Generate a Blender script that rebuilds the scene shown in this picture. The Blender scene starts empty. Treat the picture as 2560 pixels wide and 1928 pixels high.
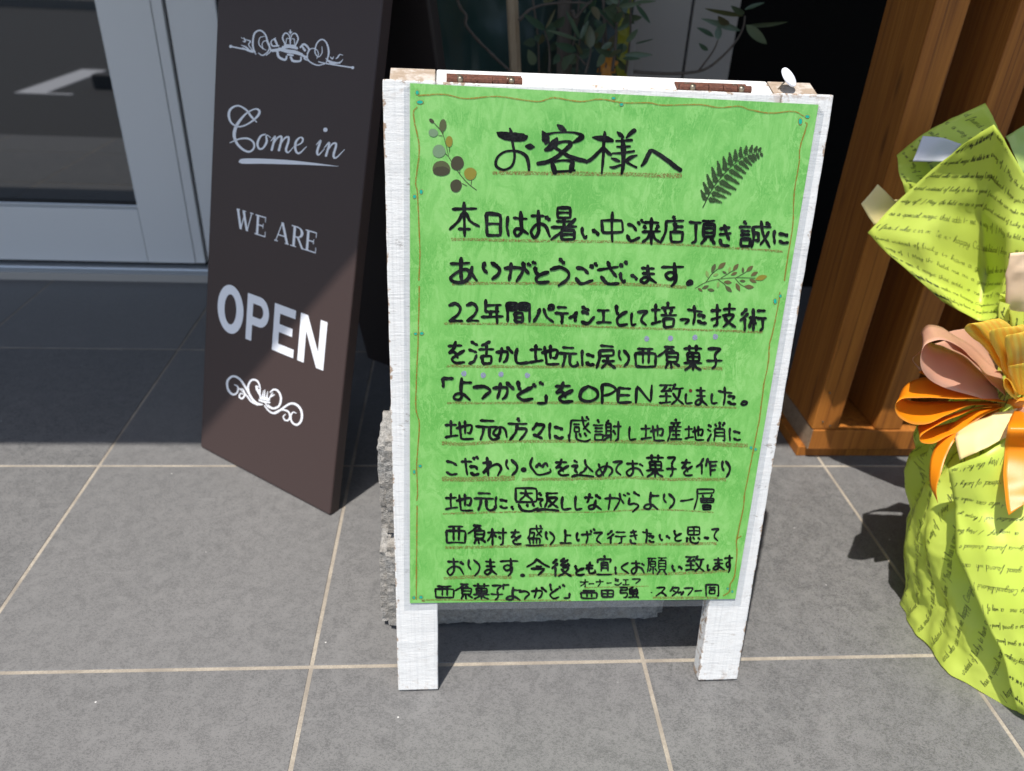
import bpy, bmesh, math, random
import numpy as np
from mathutils import Vector, Matrix, noise
random.seed(7)
scene = bpy.context.scene
C = scene.collection
R = math.radians

# ---------------------------------------------------------------- camera
FPX = 1903.74                      # focal length in photo pixels (2560 wide)
PITCH, YAW, ROLL = 0.527708, 0.0855961, 0.0512064
CAM = np.array([0.251952, -0.934702, 1.129905])
_f = np.array([math.sin(YAW)*math.cos(PITCH), math.cos(YAW)*math.cos(PITCH), -math.sin(PITCH)])
_r = np.array([math.cos(YAW), -math.sin(YAW), 0.0]); _u = np.cross(_r, _f)
_r, _u = math.cos(ROLL)*_r+math.sin(ROLL)*_u, -math.sin(ROLL)*_r+math.cos(ROLL)*_u
cd = bpy.data.cameras.new('camera'); cam = bpy.data.objects.new('camera', cd); C.objects.link(cam)
cam.matrix_world = Matrix(((_r[0], _u[0], -_f[0], CAM[0]), (_r[1], _u[1], -_f[1], CAM[1]), (_r[2], _u[2], -_f[2], CAM[2]), (0, 0, 0, 1)))
cd.sensor_width = 36; cd.lens = 36*FPX/2560; cd.clip_start = .02; cd.clip_end = 300
cd.dof.use_dof = True; cd.dof.focus_distance = 1.10; cd.dof.aperture_fstop = 4.0
scene.camera = cam
scene.render.resolution_x = 1024; scene.render.resolution_y = 771
# ---------------------------------------------------------------- light
SUN = Vector((-0.235, -0.30, 1.0)).normalized()      # towards the sun
w = bpy.data.worlds.new('World'); scene.world = w; w.use_nodes = True
nt = w.node_tree; sky = nt.nodes.new('ShaderNodeTexSky'); sky.sky_type = 'NISHITA'; sky.sun_disc = False
sky.sun_elevation = math.asin(SUN.z); sky.sun_rotation = math.atan2(SUN.x, SUN.y); sky.dust_density = 1.6; sky.ozone_density = .5
nt.links.new(sky.outputs[0], nt.nodes['Background'].inputs[0]); nt.nodes['Background'].inputs[1].default_value = .15
sl = bpy.data.lights.new('sun', 'SUN'); sl.energy = 5.0; sl.angle = R(.53); sl.color = (1, .955, .9)
so = bpy.data.objects.new('sun', sl); C.objects.link(so); so.rotation_euler = SUN.to_track_quat('Z', 'Y').to_euler()
scene.view_settings.view_transform = 'Standard'; scene.view_settings.look = 'None'
scene.view_settings.exposure = .24; scene.view_settings.gamma = 1

# ---------------------------------------------------------------- helpers
def ray(x, y):
    return _f + _r*(x-1280)/FPX - _u*(y-964)/FPX
def at(x, y, Y):                       # point of the place seen at photo pixel x, y, at depth Y
    d = ray(x, y); return Vector(CAM + d*((Y-CAM[1])/d[1]))
def ground(x, y, z=0.):
    d = ray(x, y); return Vector(CAM + d*((z-CAM[2])/d[2]))

def tag(o, label=None, cat=None, group=None, kind=None):
    if label: o['label'] = label
    if cat: o['category'] = cat
    if group: o['group'] = group
    if kind: o['kind'] = kind
    return o
def empty(name, loc=(0, 0, 0), mat=None, parent=None):
    o = bpy.data.objects.new(name, None); C.objects.link(o)
    o.empty_display_size = .05
    if parent: o.parent = parent
    if mat is not None: o.matrix_local = mat
    else: o.location = loc
    return o
class MB:
    def __init__(s): s.v = []; s.f = []; s.sm = False; s.uv = None
    def add(s, vs, fs):
        k = len(s.v); s.v += [tuple(p) for p in vs]; s.f += [tuple(i+k for i in f) for f in fs]; return s
    def box(s, a, b):
        (x0, y0, z0), (x1, y1, z1) = a, b
        vs = [(x, y, z) for z in (z0, z1) for y in (y0, y1) for x in (x0, x1)]
        return s.add(vs, [(0, 2, 3, 1), (4, 5, 7, 6), (0, 1, 5, 4), (2, 6, 7, 3), (0, 4, 6, 2), (1, 3, 7, 5)])
    def tube(s, pts, rad, n=8, cap=True):
        pts = [Vector(p) for p in pts]; rs = rad if isinstance(rad, (list, tuple)) else [rad]*len(pts)
        rings = []; up = None
        for i, p in enumerate(pts):
            t = (pts[min(i+1, len(pts)-1)]-pts[max(i-1, 0)]).normalized()
            if up is None: up = t.orthogonal().normalized()
            up = (up - t*up.dot(t)).normalized(); sd = t.cross(up)
            rings.append([p+(up*math.cos(6.28318*k/n)+sd*math.sin(6.28318*k/n))*rs[i] for k in range(n)])
        vs = [q for r in rings for q in r]; fs = []
        for i in range(len(pts)-1):
            for k in range(n): fs.append((i*n+k, i*n+(k+1) % n, (i+1)*n+(k+1) % n, (i+1)*n+k))
        if cap: fs += [tuple(range(n))[::-1], tuple((len(pts)-1)*n+k for k in range(n))]
        return s.add(vs, fs)
    def build(s, name, mat, parent=None, smooth=False, bevel=0, seg=2, **kw):
        me = bpy.data.meshes.new(name); me.from_pydata(s.v, [], s.f)
        if s.uv is not None:
            l = me.uv_layers.new(name='UVMap')
            for lp in me.loops: l.data[lp.index].uv = s.uv[lp.vertex_index]
        me.materials.append(mat)
        if smooth: me.polygons.foreach_set('use_smooth', [True]*len(me.polygons))
        me.update()
        o = bpy.data.objects.new(name, me); C.objects.link(o)
        if parent: o.parent = parent
        if bevel:
            m = o.modifiers.new('bevel', 'BEVEL'); m.width = bevel; m.segments = seg; m.limit_method = 'ANGLE'; m.angle_limit = R(35)
        tag(o, **kw); return o
def cr(pts, n=6):                      # Catmull-Rom through pts
    pts = [np.array(p, float) for p in pts]
    if len(pts) < 3: return [pts[0]+(pts[-1]-pts[0])*k/n for k in range(n+1)]
    P = [2*pts[0]-pts[1]]+pts+[2*pts[-1]-pts[-2]]; out = []
    for i in range(1, len(P)-2):
        a, b, c, d = P[i-1:i+3]
        for k in range(n):
            t = k/n; out.append(.5*((2*b)+(-a+c)*t+(2*a-5*b+4*c-d)*t*t+(-a+3*b-3*c+d)*t**3))
    out.append(pts[-1]); return out

# ---------------------------------------------------------------- materials
class Mat:
    def __init__(s, name, **kw):
        s.m = bpy.data.materials.new(name); s.m.use_nodes = True; s.t = s.m.node_tree; s.N = s.t.nodes
        s.b = s.N['Principled BSDF']
        for k, v in kw.items(): s.set(k, v)
    def set(s, k, v):
        k = {'color': 'Base Color', 'rough': 'Roughness', 'metal': 'Metallic', 'spec': 'Specular IOR Level', 'coat': 'Coat Weight', 'coatr': 'Coat Roughness', 'trans': 'Transmission Weight', 'alpha': 'Alpha', 'sheen': 'Sheen Weight'}.get(k, k)
        if hasattr(v, 'default_value') or isinstance(v, bpy.types.NodeSocket): s.t.links.new(v, s.b.inputs[k])
        else: s.b.inputs[k].default_value = (v+(1,) if isinstance(v, tuple) and len(v) == 3 else v)
    def n(s, typ, ins=None, **pr):
        nd = s.N.new(typ)
        for k, v in pr.items(): setattr(nd, k, v)
        for k, v in (ins or {}).items():
            if isinstance(v, bpy.types.NodeSocket): s.t.links.new(v, nd.inputs[k])
            else: nd.inputs[k].default_value = v
        return nd
    def co(s, kind='Object', scale=(1, 1, 1), rnd=False):
        if kind == 'World': o = s.n('ShaderNodeNewGeometry').outputs['Position']
        else: o = s.n('ShaderNodeTexCoord').outputs[kind]
        if rnd:
            r = s.n('ShaderNodeObjectInfo').outputs['Random']
            o = s.n('ShaderNodeVectorMath', {0: o, 1: s.n('ShaderNodeVectorMath', {0: (37., 21., 13.), 'Scale': r}, operation='SCALE').outputs[0]}).outputs[0]
        return s.n('ShaderNodeMapping', {'Vector': o, 'Scale': scale}).outputs[0]
    def noise(s, co, scale, detail=4, rough=.55, dist=0.):
        return s.n('ShaderNodeTexNoise', {'Vector': co, 'Scale': scale, 'Detail': detail, 'Roughness': rough, 'Distortion': dist}).outputs['Fac']
    def ramp(s, fac, *stops):
        nd = s.n('ShaderNodeValToRGB', {'Fac': fac}); e = nd.color_ramp.elements
        while len(e) < len(stops): e.new(.5)
        for q, (p, c) in zip(e, stops): q.position = p; q.color = c+(1,) if isinstance(c, tuple) else (c, c, c, 1)
        return nd.outputs[0]
    def mix(s, f, a, b, mode='MIX'):
        nd = s.n('ShaderNodeMix', data_type='RGBA', blend_type=mode)
        for k, v in ((0, f), (6, a), (7, b)):
            if isinstance(v, bpy.types.NodeSocket): s.t.links.new(v, nd.inputs[k])
            else: nd.inputs[k].default_value = v+(1,) if isinstance(v, tuple) and len(v) == 3 else v
        return nd.outputs[2]
    def math(s, op, a, b=0.):
        return s.n('ShaderNodeMath', {0: a, 1: b}, operation=op).outputs[0]
    def bump(s, h, strength=.3, dist=.002):
        s.t.links.new(s.n('ShaderNodeBump', {'Height': h, 'Strength': strength, 'Distance': dist}).outputs[0], s.b.inputs['Normal'])
    def translucent(s, col, fac):
        tr = s.n('ShaderNodeBsdfTranslucent', {'Color': col if isinstance(col, bpy.types.NodeSocket) else col+(1,)})
        mx = s.n('ShaderNodeMixShader', {0: fac, 1: s.b.outputs[0], 2: tr.outputs[0]})
        s.t.links.new(mx.outputs[0], s.N['Material Output'].inputs['Surface'])

M = {}
def tile_mat():
    m = Mat('porcelain_tile', rough=.5, spec=.35)
    c = m.co('World', rnd=True)
    cloud = m.noise(c, 5, 5, .6, .4); mid = m.noise(c, 38, 5, .65, .8)
    cs = m.n('ShaderNodeMapping', {'Vector': c, 'Rotation': (0, 0, .5), 'Scale': (1, 1.7, 1)}).outputs[0]
    speck = m.noise(cs, 260, 3, .6, 1.2)
    rnd = m.n('ShaderNodeObjectInfo').outputs['Random']
    base = m.mix(m.ramp(cloud, (.3, 0.), (.7, 1.)), (.130, .1295, .127), (.150, .1475, .144))
    base = m.mix(m.ramp(mid, (.35, 0.), (.72, .45)), base, (.185, .181, .175))
    thr = m.math('ADD', speck, m.math('MULTIPLY', m.math('SUBTRACT', mid, .5), .34))
    base = m.mix(m.ramp(thr, (.40, .75), (.52, 0.)), base, (.058, .058, .058))
    base = m.mix(m.ramp(speck, (.68, 0.), (.8, .4)), base, (.27, .27, .265))
    base = m.mix(m.math('MULTIPLY', rnd, .38), base, (.185, .181, .176))
    st = m.noise(c, 3.3, 3, .5, 1.5)
    base = m.mix(m.ramp(st, (.63, 0.), (.78, .12)), base, (.3, .29, .28))
    sp = m.n('ShaderNodeTexVoronoi', {'Vector': c, 'Scale': 26.}); spc = m.n('ShaderNodeSeparateXYZ', {0: sp.outputs['Color']}).outputs[0]
    base = m.mix(m.math('MULTIPLY', m.ramp(sp.outputs['Distance'], (.03, .9), (.05, 0.)), m.ramp(spc, (.86, 0.), (.88, 1.))), base, (.62, .61, .58))
    scf = m.noise(m.n('ShaderNodeMapping', {'Vector': c, 'Rotation': (0, 0, .6), 'Scale': (3, 26, 1)}).outputs[0], 1.4, 4, .6, .5)
    base = m.mix(m.math('MULTIPLY', m.ramp(scf, (.66, 0.), (.74, .30)), m.ramp(st, (.48, 0.), (.6, 1.))), base, (.27, .268, .26))
    m.set('color', base); m.set('rough', m.ramp(mid, (.3, .42), (.7, .58)))
    m.bump(speck, .12, .0008); return m.m
M['tile'] = tile_mat()
def grout_mat():
    m = Mat('beige_grout', rough=.9)
    c = m.co('World'); n1 = m.noise(c, 300, 3); n2 = m.noise(c, 9, 3)
    col = m.mix(m.ramp(n1, (.3, 0.), (.7, 1.)), (.27, .235, .185), (.40, .355, .285))
    col = m.mix(m.ramp(n2, (.38, 0.), (.62, .7)), col, (.19, .165, .135)); m.set('color', col); m.bump(n1, .4, .001); return m.m
M['grout'] = grout_mat()
def asphalt_mat():
    m = Mat('asphalt', rough=.9); c = m.co('World'); n = m.noise(c, 220, 3)
    m.set('color', m.mix(m.ramp(n, (.35, 0.), (.7, 1.)), (.035, .035, .036), (.075, .074, .07))); m.bump(n, .5, .003); return m.m
M['asphalt'] = asphalt_mat()
def paint_white():
    m = Mat('flaking_white_paint', rough=.55, spec=.3)
    c = m.co('Object')
    saw = m.noise(m.co('Object', (14, 90, 14)), 1.6, 5, .65, .8)          # saw marks across the board
    saw2 = m.noise(m.co('Object', (30, 260, 30)), 1.2, 3, .6, .5)
    vert = m.noise(m.co('Object', (260, 4, 60)), 1.2, 3, .6, .1)
    grit = m.noise(c, 260, 4, .7, .6)
    base = m.mix(m.ramp(saw, (.25, 0.), (.75, 1.)), (.64, .64, .62), (.745, .745, .72))
    base = m.mix(m.ramp(vert, (.3, .45), (.52, 0.)), base, (.50, .51, .505))
    base = m.mix(m.ramp(grit, (.28, .5), (.42, 0.)), base, (.5, .5, .49))
    chip = m.math('MULTIPLY', m.noise(c, 16, 3, .5, .5), m.noise(m.co('Object', (60, 160, 60)), 1.1, 4, .7, .8))
    base = m.mix(m.ramp(chip, (.395, 0.), (.425, .6)), base, (.22, .17, .13))
    X = m.n('ShaderNodeSeparateXYZ', {0: m.n('ShaderNodeTexCoord').outputs['Object']}).outputs
    dx = m.math('MINIMUM', m.math('ABSOLUTE', X[0]), m.math('ABSOLUTE', m.math('SUBTRACT', X[0], .6032)))
    dx = m.math('MINIMUM', dx, m.math('ABSOLUTE', m.math('SUBTRACT', X[0], .531))); dx = m.math('MINIMUM', dx, m.math('ABSOLUTE', m.math('SUBTRACT', X[1], .985)))
    dx = m.math('MINIMUM', dx, m.math('ABSOLUTE', m.math('SUBTRACT', X[1], .004)))
    wear = m.math('ADD', m.math('MULTIPLY', dx, -26.), m.noise(c, 42, 5, .75, .4))
    base = m.mix(m.ramp(wear, (.50, 0.), (.56, .9)), base, (.30, .20, .125))
    smudge = m.math('MULTIPLY', m.noise(m.co('Object', (1, 3.5, 1)), 9, 3, .6), m.noise(m.co('Object', (1, 3, 1)), 90, 4, .8))
    base = m.mix(m.ramp(smudge, (.345, 0.), (.40, .55)), base, (.22, .20, .18))
    edge = m.n('ShaderNodeNewGeometry').outputs['Pointiness']
    ee = m.math('MULTIPLY', m.ramp(edge, (.53, 0.), (.60, 1.)), m.ramp(m.noise(c, 70, 4, .7), (.52, 0.), (.6, 1.)))
    base = m.mix(ee, base, (.33, .2, .11))
    m.set('color', base)
    h = m.math('ADD', m.math('MULTIPLY', saw2, .6), m.math('ADD', m.math('MULTIPLY', grit, .6), saw))
    m.bump(h, .45, .0014); return m.m
M['white'] = paint_white()
def bare_wood(name, a, b, dark, axis=(1, 1, 1), white=0.):
    m = Mat(name, rough=.75)
    g = m.noise(m.co('Object', axis), 1., 5, .65, .6); f = m.noise(m.co('Object', tuple(k*4 for k in axis)), 1.3, 3, .6, .2)
    col = m.mix(m.ramp(g, (.3, 0.), (.7, 1.)), a, b); col = m.mix(m.ramp(f, (.35, .6), (.5, 0.)), col, dark)
    if white: col = m.mix(m.ramp(m.noise(m.co('Object'), 45, 4, .7), (.45, 0.), (.6, white)), col, (.75, .74, .71))
    m.set('color', col); m.bump(f, .5, .001); return m.m
M['endgrain'] = bare_wood('bare_pine_end', (.30, .225, .16), (.42, .34, .26), (.17, .12, .08), (14, 200, 200), .35)
def stained():
    m = Mat('stained_cedar', rough=.5, spec=.25)
    c = m.co('Object', (1, 1, 1), True)
    g = m.noise(m.n('ShaderNodeMapping', {'Vector': c, 'Scale': (26, 26, 1.3)}).outputs[0], 1.2, 5, .62, .9)
    f = m.noise(m.n('ShaderNodeMapping', {'Vector': c, 'Scale': (190, 190, 3.)}).outputs[0], 1.2, 3, .6, .2)
    k = m.n('ShaderNodeTexVoronoi', {'Vector': m.n('ShaderNodeMapping', {'Vector': c, 'Scale': (13, 13, 3.1)}).outputs[0], 'Scale': 1.0}, feature='F1').outputs['Distance']
    col = m.mix(m.ramp(g, (.3, 0.), (.7, 1.)), (.27, .088, .016), (.47, .175, .030))
    col = m.mix(m.ramp(f, (.35, .25), (.55, 0.)), col, (.20, .065, .014))
    col = m.mix(m.ramp(k, (.05, .9), (.17, 0.)), col, (.05, .018, .008))
    st = m.noise(m.n('ShaderNodeMapping', {'Vector': c, 'Scale': (55, 55, .9)}).outputs[0], 1.1, 4, .6, 1.4)
    col = m.mix(m.ramp(st, (.30, .75), (.44, 0.)), col, (.11, .035, .010))
    m.set('color', col); m.set('rough', m.ramp(f, (.3, .6), (.7, .45))); m.bump(m.math('ADD', f, g), .25, .0015); return m.m
M['cedar'] = stained()
M['cedar_end'] = bare_wood('cedar_end_grain', (.24, .16, .1), (.36, .26, .17), (.12, .07, .04), (60, 60, 60))
def rust():
    m = Mat('rusty_iron', rough=.8); c = m.co('Object'); n = m.noise(c, 300, 4, .7, .5); l = m.noise(c, 60, 3)
    m.set('color', m.mix(m.ramp(n, (.3, 0.), (.7, 1.)), (.045, .014, .008), (.17, .06, .033)))
    m.set('metal', m.ramp(l, (.4, 0.), (.8, .35))); m.bump(n, .7, .001); return m.m
M['rust'] = rust()
M['brass'] = Mat('worn_screw_metal', color=(.28, .24, .18), rough=.45, metal=.9).m
def concrete():
    m = Mat('rough_concrete', rough=.95); c = m.co('Object', rnd=True)
    n1 = m.noise(c, 110, 5, .75, .4); n2 = m.noise(c, 18, 4, .6)
    col = m.mix(m.ramp(n1, (.28, 0.), (.68, 1.)), (.21, .21, .205), (.54, .525, .49))
    col = m.mix(m.ramp(n2, (.4, 0.), (.7, .5)), col, (.42, .36, .28))
    col = m.mix(m.ramp(m.noise(c, 420, 2), (.3, .5), (.5, 0.)), col, (.08, .08, .08)); m.set('color', col); m.bump(m.math('ADD', n1, m.noise(c, 320, 3, .7)), 1., .005); return m.m
M['concrete'] = concrete()
def brown():
    m = Mat('satin_brown_coating', color=(.052, .033, .030), rough=.5, spec=.4)
    n = m.noise(m.co('Object'), 900, 2); m.bump(n, .1, .0004); return m.m
M['brown'] = brown()
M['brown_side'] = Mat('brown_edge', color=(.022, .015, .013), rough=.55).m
M['letter'] = Mat('white_vinyl', color=(.80, .81, .84), rough=.5).m
def alu():
    m = Mat('satin_aluminium', rough=.5, metal=.1, spec=.3)
    n = m.noise(m.co('World', (1, 1, .15)), 3.5, 2); f = m.noise(m.co('World', (300, 300, 2)), 1, 2)
    m.set('color', m.mix(n, (.70, .68, .655), (.77, .75, .725))); m.bump(f, .05, .0005); return m.m
M['alu'] = alu()
M['alu_light'] = Mat('aluminium_sill', color=(.62, .64, .66), rough=.3, metal=.7).m
M['rubber'] = Mat('black_rubber', color=(.012, .012, .013), rough=.6).m
M['dark'] = Mat('dark_interior', color=(.006, .006, .007), rough=.8).m
M['glass'] = Mat('door_glass', color=(.02, .022, .024), rough=.02, spec=1., coat=.0).m
M['glass'].node_tree.nodes['Principled BSDF'].inputs['IOR'].default_value = 1.75
M['panel'] = Mat('grey_wall_panel', color=(.44, .40, .355), rough=.5).m
M['soffit'] = Mat('soffit_board', color=(.36, .35, .34), rough=.8).m
M['blackwall'] = Mat('black_cladding', color=(.006, .0055, .005), rough=.7, spec=.08).m
def bark():
    m = Mat('olive_bark', rough=.9); n = m.noise(m.co('Object', (60, 60, 9)), 1., 5, .7)
    m.set('color', m.mix(n, (.05, .04, .032), (.17, .135, .105))); m.bump(n, .8, .004); return m.m
M['bark'] = bark()
M['stake'] = bare_wood('bamboo_stake', (.36, .25, .15), (.46, .34, .21), (.25, .16, .09), (70, 70, 3))
def leafm(name, a, b):
    m = Mat(name, rough=.38); r = m.n('ShaderNodeObjectInfo').outputs['Random']
    m.set('color', m.mix(r, a, b)); m.translucent(m.mix(r, a, b), .2); return m.m
M['leaf'] = leafm('olive_green_leaf', (.055, .105, .06), (.14, .18, .10))
M['leaf2'] = leafm('brownish_leaf', (.11, .12, .05), (.16, .14, .075))
def cloth():
    m = Mat('dark_green_wrap', rough=.35, sheen=.3); n = m.noise(m.co('Object'), 14, 4)
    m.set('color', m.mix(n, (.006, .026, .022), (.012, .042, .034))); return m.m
M['green_wrap'] = cloth()
M['purple'] = Mat('purple_paper', color=(.22, .06, .27), rough=.5).m
M['yellow'] = Mat('yellow_paper', color=(.26, .25, .01), rough=.5).m
M['olive_paper'] = Mat('olive_paper', color=(.24, .23, .07), rough=.5).m
M['orange_petal'] = Mat('orange_petal', color=(.55, .22, .02), rough=.5).m
def poster():
    m = Mat('green_marbled_paper', rough=.42, spec=.4, coat=.25, coatr=.12)
    c = m.co('Object'); c2 = m.n('ShaderNodeMapping', {'Vector': c, 'Rotation': (0, 0, -.45), 'Scale': (1, .45, 1)}).outputs[0]
    cloud = m.noise(c, 7, 4, .6, .6)
    vein = m.noise(c2, 42, 6, .72, 1.8)
    c3 = m.n('ShaderNodeMapping', {'Vector': c, 'Rotation': (0, 0, .25), 'Scale': (1, .3, 1)}).outputs[0]
    v2 = m.noise(c3, 95, 4, .65, 2.2)
    fine = m.noise(c, 420, 2, .6)
    a = m.math('ABSOLUTE', m.math('SUBTRACT', vein, .5)); line = m.ramp(a, (0., 1.), (.05, 0.))
    a2 = m.math('ABSOLUTE', m.math('SUBTRACT', v2, .5)); line2 = m.ramp(a2, (0., 1.), (.045, 0.))
    k = m.math('ADD', m.math('MULTIPLY', m.ramp(vein, (.36, 1.), (.58, 0.)), .55), m.math('MULTIPLY', m.ramp(cloud, (.35, 1.), (.62, 0.)), .4))
    gate = m.ramp(m.noise(c, 11, 3), (.45, 0.), (.6, 1.))
    k = m.math('ADD', k, m.math('MULTIPLY', m.math('MULTIPLY', m.math('ADD', line, line2), gate), .62))
    k = m.math('ADD', k, m.math('MULTIPLY', m.math('SUBTRACT', fine, .5), .5))
    m.set('color', m.ramp(k, (0., (.245, .53, .15)), (.42, (.188, .475, .112)), (1., (.118, .385, .07))))
    return m.m
M['poster'] = poster()
def film():
    m = Mat('laminate_film', color=(.42, .45, .47), rough=.15, spec=.4)
    tr = m.n('ShaderNodeBsdfTransparent', {'Color': (.93, .94, .95, 1)})
    mx = m.n('ShaderNodeMixShader', {0: .13, 1: tr.outputs[0], 2: m.b.outputs[0]})
    m.t.links.new(mx.outputs[0], m.N['Material Output'].inputs['Surface']); return m.m
M['film'] = film()
def ink():
    m = Mat('black_brush_ink', rough=.55, spec=.12)
    n = m.noise(m.co('Object'), 380, 3, .7); l = m.noise(m.co('Object'), 28, 3, .6)
    m.set('color', m.mix(m.ramp(m.math('MULTIPLY', n, l), (.2, 0.), (.4, 1.)), (.005, .005, .006), (.022, .024, .024))); return m.m
M['ink'] = ink()
def crayon(name, col, lo, hi, sc=420, mx_=.8):
    m = Mat(name, color=col, rough=.7)
    n = m.noise(m.co('Object', (1, 1.6, 1)), sc, 3, .7)
    tr = m.n('ShaderNodeBsdfTransparent')
    mx = m.n('ShaderNodeMixShader', {0: m.ramp(n, (lo, 0.), (hi, mx_)), 1: tr.outputs[0], 2: m.b.outputs[0]})
    m.t.links.new(mx.outputs[0], m.N['Material Output'].inputs['Surface']); return m.m
M['crayon'] = crayon('brown_crayon', (.23, .13, .035), .42, .62, 420, .85)
M['crayon_line'] = crayon('orange_crayon', (.31, .17, .015), .25, .6, 500, .85)
M['teal'] = Mat('teal_marker', color=(.0, .36, .25), rough=.5).m
M['lavender'] = crayon('lavender_crayon', (.30, .28, .48), .35, .5)
for k, c in dict(s_dark=(.045, .042, .018), s_grey=(.15, .24, .13), s_mid=(.075, .085, .03), s_olive=(.22, .19, .02), s_fern=(.025, .05, .012), s_brown=(.11, .09, .03), s_lite=(.2, .30, .08), s_red=(.12, .015, .01)).items():
    M[k] = Mat('sticker_'+k[2:], color=c, rough=.45).m
def lime():
    m = Mat('lime_wrapping_paper', rough=.38, spec=.45)
    n = m.noise(m.co('Object'), 9, 3); col = m.mix(n, (.60, .74, .09), (.74, .86, .17))
    m.set('color', col); m.translucent((.72, .78, .02), .40)
    h = m.noise(m.co('Object'), 16, 3, .5, .6); m.bump(h, .12, .006); return m.m
M['lime'] = lime()
M['lime_back'] = Mat('lime_paper_reverse', color=(.35, .47, .12), rough=.4).m
def ribbon(name, c, tl, stripe=False, rough=.33):
    m = Mat(name, rough=rough, spec=.5); col = c
    if stripe:
        wv = m.n('ShaderNodeTexWave', {'Vector': m.co('UV', (1, 1, 1)), 'Scale': 1.6, 'Distortion': 0.}, bands_direction='X').outputs['Fac']
        col = m.mix(m.ramp(wv, (.4, 0.), (.6, .5)), c, tuple(min(1, k*1.5+.03) for k in c)); m.set('rough', m.ramp(wv, (.4, .45), (.6, .22)))
    m.set('color', col); m.set('Anisotropic', .5); m.translucent(tl, .38)
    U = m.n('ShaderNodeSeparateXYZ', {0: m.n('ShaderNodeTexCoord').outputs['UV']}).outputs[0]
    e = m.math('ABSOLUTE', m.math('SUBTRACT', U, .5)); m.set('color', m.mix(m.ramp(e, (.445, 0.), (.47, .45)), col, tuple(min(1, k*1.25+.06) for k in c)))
    wv2 = m.n('ShaderNodeTexWave', {'Vector': m.co('UV', (1, .02, 1)), 'Scale': 9., 'Distortion': .4}, bands_direction='X').outputs['Fac']
    m.bump(wv2, .12, .0006); return m.m
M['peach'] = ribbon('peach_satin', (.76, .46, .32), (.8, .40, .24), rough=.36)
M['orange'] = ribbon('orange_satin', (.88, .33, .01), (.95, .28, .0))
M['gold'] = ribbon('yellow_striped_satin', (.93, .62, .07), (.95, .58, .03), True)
M['cream'] = Mat('pale_yellow_tissue', color=(.72, .60, .28), rough=.7).m
M['ivory'] = Mat('ivory_mesh_paper', color=(.70, .52, .34), rough=.7).m
M['whitepaper'] = Mat('white_tissue', color=(.55, .56, .60), rough=.7).m
M['scriptink'] = Mat('printed_script', color=(.02, .03, .008), rough=.5).m
M['felt'] = Mat('white_felt', color=(.78, .8, .86), rough=.9).m
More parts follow.
